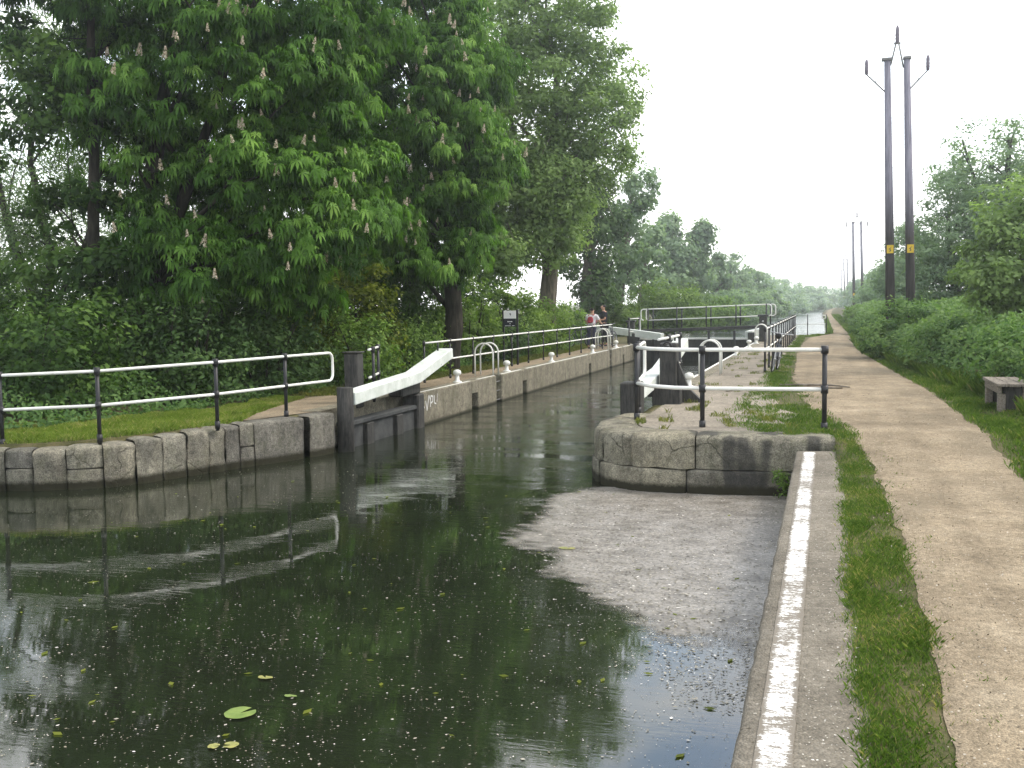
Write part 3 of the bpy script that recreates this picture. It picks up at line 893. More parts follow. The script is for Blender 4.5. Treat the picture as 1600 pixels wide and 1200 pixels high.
upper_gate('far left upper gate with white balance beam beside the cyclists', -8.25, -5.7, 47.2, 48.0, [(-7.0, 46.7, 1.06), (-8.3, 47.2, 1.22), (-10.2, 47.6, 1.44)], (-8.2, 47.2, 0))

# footbridge over the upper gate
t = thing('footbridge', 'narrow footbridge over the far lock gates with white rounded handrails', 'footbridge', (-5.5, 50, 1.3))
def bz(x): return 1.24 + (x + 8.4) / 5.9 * .17
m = MB(); m.beam([(-8.9, 50, bz(-8.9)), (-2.6, 50, bz(-2.6))], .55, .14); m.build('deck', M['timber_dark'], t)
for yo, dx in ((49.74, 0), (50.26, .16)):
    top = [(-8.15 + dx, yo, bz(-8.15) + 1.02), (-2.75 + dx, yo, bz(-2.75) + 1.02)]
    e = arc_end((-2.75 + dx, yo), (1, 0), bz(-2.75) + 1.02, bz(-2.75) + .5, .3)
    e0 = arc_end((-8.15 + dx, yo), (-1, 0), bz(-8.15) + 1.02, bz(-8.15) + .5, .3)
    m = MB(); m.tube(list(reversed(e0)) + [(-8.15 + dx, yo, bz(-8.15) + 1.02)] + top[1:] + e + [(-2.75 + dx, yo, bz(-2.75) + .5), (-8.15 + dx, yo, bz(-8.15) + .5)], .028, 8)
    m.build('handrail', M['white'], t, True)
    for k in range(5):
        x = -8.12 + dx + k * 1.36
        m = MB(); m.tube([(x, yo, bz(x) + .09), (x, yo, bz(x) + 1.06)], .035, 8); m.build('post', M['black'], t, True)
for x0 in (-8.7, -2.7):
    m = MB(); m.box(x0 - .18, x0 + .18, 49.62, 50.38, .4, bz(x0) - .1, .02); m.build('abutment', M['steel_grey'], t)
t = thing('paddle_stand', 'black paddle gear stand at the right end of the footbridge', 'paddle stand', (-2.75, 48.6, ZR))
m = MB(); m.box(-2.92, -2.58, 48.4, 48.75, ZR - .05, ZR + 1.1, .02); m.build('post', M['timber_dark'], t)
m = MB(); m.box(-2.98, -2.52, 48.35, 48.8, ZR + 1.105, ZR + 1.2, .02); m.build('gear_cap', M['black'], t)
m = MB(); m.tube([(-2.75, 48.35, ZR + .9), (-2.75, 48.1, ZR + .9)], .04, 8); m.build('spindle', M['chrome'], t, True)
t = thing('paddle_stand', 'black paddle gear stand at the left end of the footbridge', 'paddle stand', (-8.75, 48.7, ZL))
m = MB(); m.box(-8.9, -8.58, 48.5, 48.85, ZL - .05, ZL + .95, .02); m.build('post', M['timber_dark'], t)
m = MB(); m.box(-8.96, -8.52, 48.45, 48.9, ZL + .955, ZL + 1.05, .02); m.build('gear_cap', M['black'], t)

# ------------------------------------------------------------------ bollards and ladders
def bollard(x, y, z, label, first=None):
    t = thing('bollard', label, 'bollard', (x, y, z), 'white mooring bollards along the lock')
    m = MB(); m.lathe((x, y, z), [(.115, -.03), (.115, .012), (.10, .025), (.055, .04), (.048, .17)], 14); m.build('base', M['white'], t, True)
    m = MB(); m.lathe((x, y, z), [(.048, .17), (.08, .18), (.10, .21), (.10, .245), (.08, .285), (.035, .305)], 14); m.build('mushroom_head', M['white'], t, True)
LB = ['nearest left bollard, just beyond the white balance beam tip', 'left bollard just beyond the near round ladder hoops', 'left bollard halfway along the long left railing',
      'left bollard in front of the two cyclists', 'farthest left bollard, beyond the far ladder hoops']
for (y, x), lb in zip([(23.9, -8.52), (28.0, -8.52), (32.9, -8.50), (39.0, -8.47), (43.6, -8.47)], LB):
    bollard(x, y, ZL, 'white mushroom bollard: ' + lb)
LB = ['nearest right bollard, left of the right ladder hoops', 'right bollard just beyond the right ladder hoops', 'third right bollard in front of the dark upper gate', 'farthest right bollard beside the end of the closed upper gate']
for (y, x), lb in zip([(22.3, -2.78), (35.8, -2.9), (41.8, -2.9), (45.9, -2.88)], LB):
    bollard(x, y, ZR, 'white mushroom bollard: ' + lb)

def ladder(x, y, z, s, h, w, label):
    """two hoops standing at the lock edge plus rungs down the recess; s=-1 land to the left"""
    t = thing('lock_ladder', label, 'ladder', (x, y, z), 'ladders on the lock walls')
    for yo in (0, w):
        pts = [(x, y + yo, z - .03), (x, y + yo, z + h - .25)]
        for k in range(1, 9):
            a = math.pi * k / 9
            pts.append((x + s * .25 * (1 - math.cos(a)), y + yo, z + h - .25 + .25 * math.sin(a)))
        pts += [(x + s * .5, y + yo, z + h - .25), (x + s * .5, y + yo, z - .03)]
        m = MB(); m.tube(pts, .022, 8); m.build('hoop', M['white'], t, True)
    for k in range(4):
        m = MB(); m.tube([(x - s * .03, y - .02, z - .18 - k * .24), (x - s * .03, y + w + .02, z - .18 - k * .24)], .014, 6); m.build('rung', M['steel_grey'], t, True)
    return t
ladder(-8.40, 26.38, ZL, -1, .84, .46, 'near pair of white ladder hoops on the left lock edge')
ladder(-8.38, 41.45, ZL, -1, .84, .46, 'far pair of white ladder hoops by the cyclists')
ladder(-3.02, 26.25, ZR, 1, .84, .45, 'pair of white ladder hoops on the right lock edge')
ladder(-2.98, 46.6, ZR, 1, .8, .5, 'white hoops right beside the far paddle stand')

# ------------------------------------------------------------------ information sign
t = thing('information_sign', 'small white and black information board on two black posts', 'sign', (-9.42, 31.4, ZL))
for x in (-9.64, -9.19):
    m = MB(); m.box(x - .03, x + .03, 31.37, 31.43, ZL - .1, 2.40, .006); m.build('post', M['black'], t)
m = MB(); m.box(-9.61, -9.22, 31.34, 31.368, 2.14, 2.38); m.build('white_panel', M['sign_white'], t)
m = MB(); m.box(-9.605, -9.225, 31.342, 31.368, 1.89, 2.136); m.build('black_panel', M['sign_black'], t)
m = MB(); m.add([(-9.43, 31.337, 2.28), (-9.40, 31.337, 2.31), (-9.375, 31.337, 2.28), (-9.385, 31.337, 2.21), (-9.40, 31.337, 2.26)], [(0, 4, 2, 1), (4, 3, 2)]); m.build('black_emblem', M['sign_ink'], t)
for nm_, rows in (('white_lettering', ((-9.49, -9.455, 2.03, 2.06), (-9.4505, -9.42, 2.03, 2.055), (-9.415, -9.385, 2.03, 2.055), (-9.38, -9.335, 2.03, 2.06))), ('white_arrow', ((-9.42, -9.395, 1.965, 1.995),)),
                  ('small_print', ((-9.57, -9.39, 1.91, 1.922), (-9.34, -9.26, 1.912, 1.924)))):
    m = MB()
    for a, b, z0, z1 in rows:
        m.add([(a, 31.339, z0), (b, 31.339, z0), (b, 31.339, z1), (a, 31.339, z1)], [(0, 1, 2, 3)])
    m.build(nm_, M['sign_white'], t)

# ------------------------------------------------------------------ bench
t = thing('park_bench', 'low weathered wooden bench beside the gravel path', 'bench', (2.75, 18.5, .76))
for k in range(3):
    x0 = 2.52 + k * .175
    m = MB(); m.box(x0, x0 + .165, 17.72, 19.32, 1.185, 1.235, .008); m.build('seat_plank', M['wood_grey'], t)
m = MB(); m.box(2.545, 2.60, 17.78, 19.26, 1.075, 1.183, .008); m.build('front_rail', M['wood_grey'], t)
for y in (17.80, 19.12):
    for x in (2.55, 2.90):
        m = MB(); m.box(x, x + .11, y, y + .13, .70, 1.073 if x < 2.7 else 1.183, .008); m.build('leg', M['wood_grey'], t)
    m = MB(); m.box(2.663, 2.897, y + .03, y + .10, .74, 1.18, .006); m.build('end_panel', M['timber_dark'], t)

# ------------------------------------------------------------------ electricity poles
def pole_pair(x, y, z, label, gap=.62, H=9.3, lod=0, pz=2.2):
    t = thing('electricity_pole', label, 'utility pole', (x, y, z), 'twin wooden electricity poles along the towpath')
    n = 12 if lod == 0 else 8
    tops = []
    for s, ln in ((-1, -.22), (1, -.26)):
        bx = x + s * gap / 2
        tx = bx + ln * H / 9.3
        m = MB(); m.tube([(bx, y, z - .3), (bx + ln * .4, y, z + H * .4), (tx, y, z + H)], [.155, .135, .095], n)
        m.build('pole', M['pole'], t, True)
        m = MB(); m.box(tx - .13 - (.04 if s < 0 else -.02), tx + .13, y - .12, y + .12, z + H, z + H + .08, .01); m.build('pole_cap', M['steel_grey'], t)
        px = bx + ln * .1 * pz
        m = MB(); m.box(px - .1, px + .1, y - .18, y - .14, z + pz - .13, z + pz + .13); pl_ = m.build('warning_plate', M['yellow'], t)
        ORG[pl_.name] = ORG[t.name]
        if lod == 0:
            m = MB(); m.add([(px - .03, y - .184, z + pz + -0.09), (px + .03, y - .184, z + pz + -0.05), (px + .0, y - .184, z + pz + 0.01), (px + .05, y - .184, z + pz + 0.08), (px - .05, y - .184, z + pz + 0.00), (px, y - .184, z + pz + -0.02)], [(0, 1, 2, 5), (5, 2, 3, 4)])
            m.build('warning_mark', M['sign_ink'], pl_)
        tops.append(tx)
        # side arm and insulator
        ex = tx + s * .62; ez = z + H - .38
        m = MB(); m.tube([(tx + s * .07, y, z + H - .95), (ex, y, ez)], .022, 6); m.tube([(tx + s * .3, y, z + H - .70), (tx + s * .5, y, z + H - .30)], .009, 5)
        m.build('side_bracket', M['steel_grey'], t, True)
        m = MB(); m.lathe((ex, y, ez), [(.02, -.02), (.055, .02), (.05, .08), (.065, .1), (.05, .16), (.065, .2), (.05, .26), (.06, .32), (.045, .42), (.02, .47)], 10); m.build('insulator', M['ceramic'], t, True)
    cx = (tops[0] + tops[1]) / 2; cz = z + H + .52
    m = MB(); m.tube([(tops[0] + .1, y, z + H - .15), (cx - .04, y, cz)], .025, 6); m.tube([(tops[1] - .1, y, z + H - .25), (cx + .04, y, cz)], .025, 6)
    m.tube([(cx - .1, y, cz), (cx + .1, y, cz)], .035, 6)
    m.build('top_bracket', M['steel_grey'], t, True)
    m = MB(); m.lathe((cx, y, cz), [(.02, -.02), (.06, .04), (.055, .1), (.07, .13), (.055, .2), (.07, .24), (.055, .32), (.065, .38), (.04, .5), (.02, .55)], 10); m.build('insulator', M['ceramic'], t, True)
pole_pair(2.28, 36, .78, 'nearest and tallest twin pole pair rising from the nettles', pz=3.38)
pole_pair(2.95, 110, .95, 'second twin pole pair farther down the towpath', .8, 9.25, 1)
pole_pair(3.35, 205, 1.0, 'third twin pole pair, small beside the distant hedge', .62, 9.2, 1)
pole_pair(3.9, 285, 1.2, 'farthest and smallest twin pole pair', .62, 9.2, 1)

# ------------------------------------------------------------------ bicycles
def bicycle(x, y, z, ang, label, lean=0.0, tilt=0):
    t = thing('bicycle', label, 'bicycle', (0, 0, 0))
    parts = []
    def P(m, name, mat, parent=t, sm=True):
        o = m.build(name, mat, parent, sm); parts.append(o); return o
    rw_ = .33
    for wx in (-.52, .52):
        m = MB(); m.torus((wx, 0, rw_), (0, 1, 0), rw_ - .02, .022, 22, 6); w = P(m, 'wheel', M['rubber'])
        m = MB(); m.torus((wx, 0, rw_), (0, 1, 0), rw_ - .045, .012, 22, 5)
        for k in range(9):
            a = math.pi * k / 9
            m.tube([(wx - (rw_ - .045) * math.cos(a), 0, rw_ - (rw_ - .045) * math.sin(a)), (wx + (rw_ - .045) * math.cos(a), 0, rw_ + (rw_ - .045) * math.sin(a))], .004, 4)
        m.tube([(wx, -.05, rw_), (wx, .05, rw_)], .025, 8)
        P(m, 'rim', M['chrome'], w)
    bb = (-.08, 0, .30); st_ = (-.22, 0, .74); hd = (.34, 0, .80); hb = (.38, 0, .66)
    m = MB()
    for a, b in ((bb, st_), (st_, hd), (bb, hb), (hd, hb)): m.tube([a, b], .02, 7)
    for sgn in (-.05, .05):
        m.tube([(bb[0], sgn * .5, bb[2]), (-.52, sgn, rw_)], .011, 6); m.tube([(st_[0], sgn * .4, st_[2] - .03), (-.52, sgn, rw_)], .01, 6); m.tube([hb, (.40, sgn, .62), (.52, sgn, rw_)], .013, 6)
    m.tube([st_, (-.26, 0, .88)], .015, 6)
    P(m, 'frame', M['bike_dark'])
    m = MB(); m.tube([(-.42, 0, .91), (-.30, 0, .92), (-.14, 0, .90)], [.075, .06, .02], 8); P(m, 'saddle', M['rubber'])
    m = MB(); m.tube([hd, (.31, 0, .95)], .016, 6); m.tube([(.28, -.29, .96), (.33, -.1, .95), (.33, .1, .95), (.28, .29, .96)], .014, 6); P(m, 'handlebar', M['chrome'])
    m = MB(); m.torus((bb[0], .04, bb[2]), (0, 1, 0), .085, .012, 14, 4); m.tube([(bb[0], .06, bb[2]), (bb[0] + .15, .09, bb[2] - .08)], .012, 5); m.tube([(bb[0], -.06, bb[2]), (bb[0] - .15, -.09, bb[2] + .08)], .012, 5)
    m.box(bb[0] + .11, bb[0] + .19, .07, .16, bb[2] - .09, bb[2] - .07); m.box(bb[0] - .19, bb[0] - .11, -.16, -.07, bb[2] + .07, bb[2] + .09)
    P(m, 'crankset', M['steel_grey'])
    t.location = (x, y, z); t.rotation_euler = (lean, tilt, ang)
    return t
bicycle(-1.28, 27.6, ZR + .01, R(86), 'bicycle leaning on the near end of the receding railing', R(9))
bicycle(-9.75, 42.45, ZL + .02, R(25), 'bicycle held by the person with the red rucksack', R(4))
bicycle(-9.0, 44.4, ZL + .02, R(70), 'bicycle held by the person in a dark shirt', R(-4))

# ------------------------------------------------------------------ people
def skin_body(name, joints, edges, mat, parent, sub=1):
    me = bpy.data.meshes.new(name)
    names = list(joints); idx = {n: i for i, n in enumerate(names)}
    og = ORG[parent.name]
    me.from_pydata([tuple(Vector(joints[n][0]) - og) for n in names], [(idx[a], idx[b]) for a, b in edges], [])
    o = bpy.data.objects.new(name, me); col.objects.link(o)
    o.parent = parent; ORG[o.name] = og
    o.modifiers.new('skin', 'SKIN')
    if not me.skin_vertices: me.skin_vertices.new()
    for i, n in enumerate(names):
        r_ = joints[n][1]
        rx, ry = r_ if isinstance(r_, tuple) else (r_, r_)
        me.skin_vertices[0].data[i].radius = (rx, ry)
        me.skin_vertices[0].data[i].use_root = (i == 0)
    s = o.modifiers.new('sub', 'SUBSURF'); s.levels = sub; s.render_levels = sub
    me.materials.append(mat)
    me.polygons.foreach_set('use_smooth', np.ones(len(me.polygons), dtype=bool))
    return o

def person(x, y, z, yaw, label, top_mat, leg_mat, arms, head_dir=0, H=1.0, lean=.0):
    t = thing('person', label, 'person', (x, y, z))
    c, s = math.cos(yaw), math.sin(yaw)
    def W(p):   # local: +x right, +y facing direction
        return (x + p[0] * c - p[1] * s, y + p[0] * s + p[1] * c, z + p[2] * H)
    J = {'pelvis': (W((0, 0, .95)), (.15, .11)), 'waist': (W((0, lean * .3, 1.10)), (.135, .10)), 'chest': (W((0, lean * .7, 1.30)), (.165, .115)), 'shoulders': (W((0, lean, 1.42)), (.12, .09)),
         'neck': (W((0, lean * 1.1, 1.50)), .055), 'head0': (W((0, lean * 1.25 + .01, 1.57)), .075), 'head1': (W((0, lean * 1.35 + .015, 1.65)), (.085, .10)), 'head2': (W((0, lean * 1.4 + .0, 1.73)), (.065, .08)),
         'nose': (W((0, lean * 1.35 + .115, 1.635)), .014)}
    E_ = [('pelvis', 'waist'), ('waist', 'chest'), ('chest', 'shoulders'), ('shoulders', 'neck'), ('neck', 'head0'), ('head0', 'head1'), ('head1', 'head2'), ('head1', 'nose')]
    for sd, nm in ((-1, 'l'), (1, 'r')):
        J['hip' + nm] = (W((sd * .10, 0, .88)), .095); J['knee' + nm] = (W((sd * .11, .03 if sd > 0 else -.02, .50)), .06)
        J['ankle' + nm] = (W((sd * .115, -.02 + (.06 if sd > 0 else -.06), .09)), .042); J['toe' + nm] = (W((sd * .13, .15 + (.06 if sd > 0 else -.06), .035)), .036)
        E_ += [('pelvis', 'hip' + nm), ('hip' + nm, 'knee' + nm), ('knee' + nm, 'ankle' + nm), ('ankle' + nm, 'toe' + nm)]
        el, ha = arms[nm]
        J['sh' + nm] = (W((sd * .19, lean, 1.40)), .06); J['el' + nm] = (W(el), .042); J['wr' + nm] = (W(ha), .03)
        d_ = (Vector(ha) - Vector(el)).normalized()
        J['pa' + nm] = (W(Vector(ha) + d_ * .07), (.038, .016))
        E_ += [('shoulders', 'sh' + nm), ('sh' + nm, 'el' + nm), ('el' + nm, 'wr' + nm), ('wr' + nm, 'pa' + nm)]
        side_ = d_.cross(Vector((0, 0, 1))).normalized() if abs(d_.z) < .95 else Vector((1, 0, 0))
        dn = d_.cross(side_)
        for f_ in range(4):
            o_ = (f_ - 1.5) * .02
            a_ = Vector(ha) + d_ * (.125 - abs(o_) * .3) + side_ * o_; b_ = a_ + d_ * .025 + dn * .03
            J['f%d' % f_ + nm] = (W(a_), .009); J['g%d' % f_ + nm] = (W(b_), .008)
            E_ += [('pa' + nm, 'f%d' % f_ + nm), ('f%d' % f_ + nm, 'g%d' % f_ + nm)]
        a_ = Vector(ha) + d_ * .05 + side_ * .045 * -sd
        J['th' + nm] = (W(a_), .011); E_.append(('wr' + nm, 'th' + nm))
    skin_body('body', J, E_, M['skin'], t)
    K = {k: (J[k][0], tuple(q + .04 for q in J[k][1]) if isinstance(J[k][1], tuple) else J[k][1] + .03) for k in ('pelvis', 'waist', 'chest', 'shoulders', 'shl', 'shr')}
    K['shoulders'] = (tuple(Vector(J['shoulders'][0]) + Vector((0, 0, .015))), (.15, .125)); K['collar'] = (tuple(Vector(J['neck'][0]) + Vector((0, 0, -.015))), .085)
    for nm in 'lr':
        p = Vector(J['sh' + nm][0]).lerp(Vector(J['el' + nm][0]), .75); K['slv' + nm] = (tuple(p), .075)
    skin_body('shirt', K, [('pelvis', 'waist'), ('waist', 'chest'), ('chest', 'shoulders'), ('shoulders', 'collar'), ('shoulders', 'shl'), ('shoulders', 'shr'), ('shl', 'slvl'), ('shr', 'slvr')], top_mat, t)
    K = {'pelvis': (J['pelvis'][0], (.165, .125))}
    Ed = []
    for nm in 'lr':
        K['hip' + nm] = (J['hip' + nm][0], .112); K['knee' + nm] = (J['knee' + nm][0], .082)
        p = Vector(J['knee' + nm][0]).lerp(Vector(J['ankle' + nm][0]), .9); K['cuff' + nm] = (tuple(p), .066)
        Ed += [('pelvis', 'hip' + nm), ('hip' + nm, 'knee' + nm), ('knee' + nm, 'cuff' + nm)]
    skin_body('trousers', K, Ed, leg_mat, t)
    for nm in 'lr':
        skin_body('shoe', {'a': (tuple(Vector(J['ankle' + nm][0]) - Vector((0, 0, .035))), .052), 'b': (J['toe' + nm][0], .046)}, [('a', 'b')], M['trousers_black'], t)
    hc = Vector(W((0, lean * 1.4 - .02, 1.70)))
    skin_body('hair', {'a': (tuple(hc + Vector((0, 0, -.085)) - Vector(W((0, .035, 0))) + Vector(W((0, 0, 0)))), (.105, .105)), 'b': (tuple(hc + Vector((0, 0, .05))), (.105, .12))}, [('a', 'b')], M['hair'], t)
    return t, W
pa, Wa = person(-9.28, 42.55, ZL, R(-12), 'person in a white T-shirt and dark trousers seen from behind', M['shirt_white'], M['trousers'],
                {'l': ((-.30, .12, 1.16), (-.26, .34, 1.02)), 'r': ((.30, .16, 1.16), (.30, .40, 1.04))}, H=.955, lean=.06)
pb, Wb = person(-9.02, 43.9, ZL + .05, R(120), 'person in a dark short-sleeved shirt facing the other cyclist', M['shirt_dark'], M['trousers_black'],
                {'l': ((-.27, .06, 1.14), (-.22, .30, 1.10)), 'r': ((.30, .03, 1.15), (.24, .26, 1.02))}, H=1.0, lean=.03)
t = thing('rucksack', 'red rucksack on the back of the person in white', 'rucksack', Wa((0, -.16, 1.2)))
K = {'a': (Wa((0, -.14, 1.08)), (.15, .085)), 'b': (Wa((0, -.13, 1.25)), (.15, .09)), 'c': (Wa((0, -.09, 1.40)), (.11, .06))}
skin_body('bag', K, [('a', 'b'), ('b', 'c')], M['red'], t)
skin_body('pocket', {'a': (Wa((0, -.23, 1.09)), (.10, .04)), 'b': (Wa((0, -.225, 1.2)), (.10, .04))}, [('a', 'b')], M['red'], t)
for sd in (-1, 1):
    m = MB(); m.tube([Wa((sd * .10, -.08, 1.43)), Wa((sd * .11, .07, 1.475)), Wa((sd * .12, .20, 1.35)), Wa((sd * .14, .15, 1.15)), Wa((sd * .13, -.08, 1.05))], .02, 6); m.build('shoulder_strap', M['red'], t, True)

# ------------------------------------------------------------------ foliage generators
def unit(a): return a / np.maximum(np.linalg.norm(a, axis=1, keepdims=True), 1e-9)

def leaf_quads(C, Nn, size, wratio=.5, droop=.15, rnd=None):
    n = len(C); r = rnd or rng
    t = r.normal(size=(n, 3)); t -= Nn * np.sum(t * Nn, axis=1, keepdims=True); t = unit(t)
    b = np.cross(Nn, t)
    s = (size * r.uniform(.65, 1.35, n))[:, None]
    base = C - t * s * .5
    tip = C + t * s * .5 - Nn * s * droop
    l = C + b * s * wratio * .5 - Nn * s * droop * .15; rr = C - b * s * wratio * .5 - Nn * s * droop * .15
    V = np.stack([base, rr, tip, l], axis=1).reshape(-1, 3)
    F = np.arange(n * 4).reshape(n, 4)
    return V, F

def palmate(C, Nn, size):
    """horse chestnut leaf: seven drooping leaflets, each bent once along its length"""
    n = len(C)
    t = rng.normal(size=(n, 3)); t -= Nn * np.sum(t * Nn, axis=1, keepdims=True); t = unit(t); b = np.cross(Nn, t)
    s = (size * rng.uniform(.7, 1.25, n))[:, None]
    angs = [-150, -100, -55, -18, 18, 55, 100, 150][:7] if False else [-132, -88, -44, 0, 44, 88, 132]
    ls = [.55, .78, .95, 1.0, .95, .78, .55]
    Vs = []
    down = np.array([[0, 0, -1.0]])
    for a, l_ in zip(angs, ls):
        a = R(a)
        d = t * math.cos(a) + b * math.sin(a); w = -t * math.sin(a) + b * math.cos(a)
        L_ = s * l_ * .5 * rng.uniform(.85, 1.1, n)[:, None]
        dr = rng.uniform(.35, .95, n)[:, None]
        mid = C + d * L_ * .6 + down * L_ * .10
        Vs.append(np.stack([C, mid + w * L_ * .17 + Nn * L_ * .03, C + d * L_ * .97 + down * L_ * dr * 1.05, mid - w * L_ * .17 + Nn * L_ * .03], axis=1))
    V = np.stack(Vs, axis=1).reshape(-1, 3)
    F = np.arange(len(V)).reshape(-1, 4)
    return V, F

def clumps_in(ells, r=None):
    """ells: (cx,cy,cz,rx,ry,rz,n) -> clump centres, outward directions"""
    C = []; O = []
    for (cx, cy, cz, rx, ry, rz, n) in ells:
        d = unit(rng.normal(size=(n, 3)))
        rad = rng.uniform(.25, 1.0, n) ** .55
        C.append(np.array([cx, cy, cz]) + d * rad[:, None] * np.array([rx, ry, rz]))
        O.append(d)
    return np.vstack(C), np.vstack(O)

def leaf_cloud(C, O, per, cr, flat=.6, up=.5):
    n = len(C)
    d = unit(rng.normal(size=(n * per, 3)))
    rad = rng.uniform(0, 1, n * per) ** .45
    crr = np.repeat(cr * rng.uniform(.6, 1.3, n), per)
    off = d * rad[:, None] * crr[:, None] * np.array([1, 1, flat])
    P = np.repeat(C, per, axis=0) + off
    Nn = unit(d * .55 + np.repeat(O, per, axis=0) * .35 + np.array([0, 0, up]) + rng.normal(size=(n * per, 3)) * .35)
    tint = np.clip(np.repeat(rng.uniform(.1, .75, n), per) + rng.normal(0, .16, n * per) + d[:, 2] * .12, 0, 1)
    return P, Nn, tint

def limb(a, b, sag=.12, n=5):
    a = Vector(a); b = Vector(b); d = b - a
    side = Vector((random.uniform(-1, 1), random.uniform(-1, 1), 0)) * d.length * .08
    return [a.lerp(b, i / n) + Vector((0, 0, 1)) * math.sin(math.pi * i / n) * d.length * sag + side * math.sin(math.pi * i / n) for i in range(n + 1)]

def tree(name, label, cat, base, trunks, ells, leafmat, leaf, per, cr, bark='bark', group=None, flat=.6, wr=.5, palm=False, nlimb=14, limb_r=.07, trunk_name='trunk', up=.5, dark_inner=0, sub=True):
    t = thing(name, label, cat, base, group)
    for tr in trunks:
        m = MB(); pts = [Vector(p) for p, r_ in tr]; rs = [r_ for p, r_ in tr]
        P2 = []; R2 = []
        for i in range(len(pts) - 1):
            for k in range(4):
                q = pts[i].lerp(pts[i + 1], k / 4)
                q += Vector((mnoise.noise(q * 1.3), mnoise.noise(q * 1.3 + Vector((5, 5, 5))), 0)) * rs[0] * .35 * (1 if (i or k) else 0)
                P2.append(q); R2.append((rs[i] + (rs[i + 1] - rs[i]) * k / 4) * (1 + .1 * mnoise.noise(q * 2)))
        P2.append(pts[-1]); R2.append(rs[-1])
        m.tube(P2, R2, 10); m.build(trunk_name, M[bark], t, True)
    C, O = clumps_in(ells)
    if nlimb:
        m = MB()
        for k in range(nlimb):
            tr = trunks[k % len(trunks)]
            c = Vector(C[rng.integers(len(C))])
            cand = []
            for i in range(len(tr) - 1):
                for q in (.3, .6, .95):
                    p = Vector(tr[i][0]).lerp(Vector(tr[i + 1][0]), q)
                    if p.z < c.z + .3 and p.z > base[2] + 1.0: cand.append((abs((c - p).length - (c.z - p.z) * 1.5), p, tr[i][1] * (1 - q) + tr[i + 1][1] * q))
            if not cand: continue
            _, p, rr = min(cand, key=lambda z_: z_[0])
            pts = limb(p, c); r0 = min(limb_r, rr * .7)
            m.tube(pts, [r0 * (1 - .8 * i / 5) for i in range(6)], 6, False)
            for j in range(2):
                c2 = Vector(C[rng.integers(len(C))])
                if (c2 - pts[3]).length < 3.2: m.tube(limb(pts[3], c2), [r0 * .4 * (1 - .75 * i / 5) for i in range(6)], 5, False)
        if m.v: m.build('limbs', M[bark], t, True)
    P, Nn, tint = leaf_cloud(C, O, per, cr, flat, up)
    if palm:
        V, F = palmate(P, Nn, np.full(len(P), leaf)); tint = np.repeat(tint, 7)
    else:
        V, F = leaf_quads(P, Nn, np.full(len(P), leaf), wr)
    mesh_object('crown', V, F, M[leafmat], t, tint=tint)
    return t, C, O

# flower candles of the chestnuts
def candle_mesh():
    n = 60
    z = rng.uniform(0, 1, n); a = rng.uniform(0, 2 * math.pi, n); r_ = .065 * (1 - z * .75)
    P = np.stack([r_ * np.cos(a), r_ * np.sin(a), z * .23], axis=1)
    Nn = unit(np.stack([np.cos(a), np.sin(a), .3 + 0 * a], axis=1) + rng.normal(size=(n, 3)) * .3)
    V, F = leaf_quads(P, Nn, np.full(n, .04), .9, .1)
    return V, F, rng.uniform(0, 1, n)
CV, CF, CT = candle_mesh()
def candles(t, C, O, n, cam=np.array([0, 0, 2.5])):
    vis = cam - C; vis = unit(vis)
    s = np.sum(O * vis, axis=1) + O[:, 2] * .25 + rng.normal(0, .3, len(C))
    idx = np.argsort(-s)[:n]
    first = None
    for i in idx:
        p = C[i] + O[i] * .45 + vis[i] * .35 + np.array([rng.normal(0, .25), rng.normal(0, .25), .28])
        if first is None:
            first = mesh_object('flower_candle', CV, CF, M['flower'], t, tint=CT, origin=None)
            # mesh was written relative to the tree base: shift back to its own origin
            co = np.empty(len(CV) * 3, dtype=np.float32); first.data.vertices.foreach_get('co', co)
            co = co.reshape(-1, 3) + np.array(ORG[t.name], dtype=np.float32); first.data.vertices.foreach_set('co', co.ravel())
            o = first
        else:
            o = first.copy(); col.objects.link(o); o.parent = t
        o.location = Vector(p) - ORG[t.name]
        o.rotation_euler = (rng.normal(0, .15), rng.normal(0, .15), rng.uniform(0, 6))
        k = rng.uniform(.45, 1.05); o.scale = (k, k, k)

# ---- chestnuts on the left bank
tA, C, O = tree('chestnut_tree', 'large horse chestnut with cream flower candles hanging over the left railing', 'tree', (-14.3, 19.6, .8),
     [[((-14.35, 19.6, .6), .26), ((-14.1, 19.6, 2.6), .22), ((-13.8, 19.6, 5.2), .17), ((-13.2, 19.9, 9), .08)], [((-14.1, 19.6, 2.4), .17), ((-13.3, 19.7, 4.4), .13), ((-12.2, 20, 7.5), .07)]],
     [(-12.4, 20.3, 7.4, 3.3, 3.0, 4.2, 150), (-14.0, 20.0, 9.0, 3.4, 3.0, 4.0, 90), (-10.8, 20.6, 5.0, 2.2, 2.2, 2.4, 75), (-11.2, 21, 9.5, 2.8, 2.6, 3.5, 70), (-12.9, 18.9, 3.6, 2.2, 1.2, 1.0, 26), (-11.2, 20.0, 3.6, 1.6, 1.2, .8, 18), (-12.5, 21, 12.2, 3.2, 3, 2.2, 50)],
     'chestnut', .36, 52, .58, palm=True, flat=.55, nlimb=26, limb_r=.08, up=.75)
candles(tA, C, O, 100)
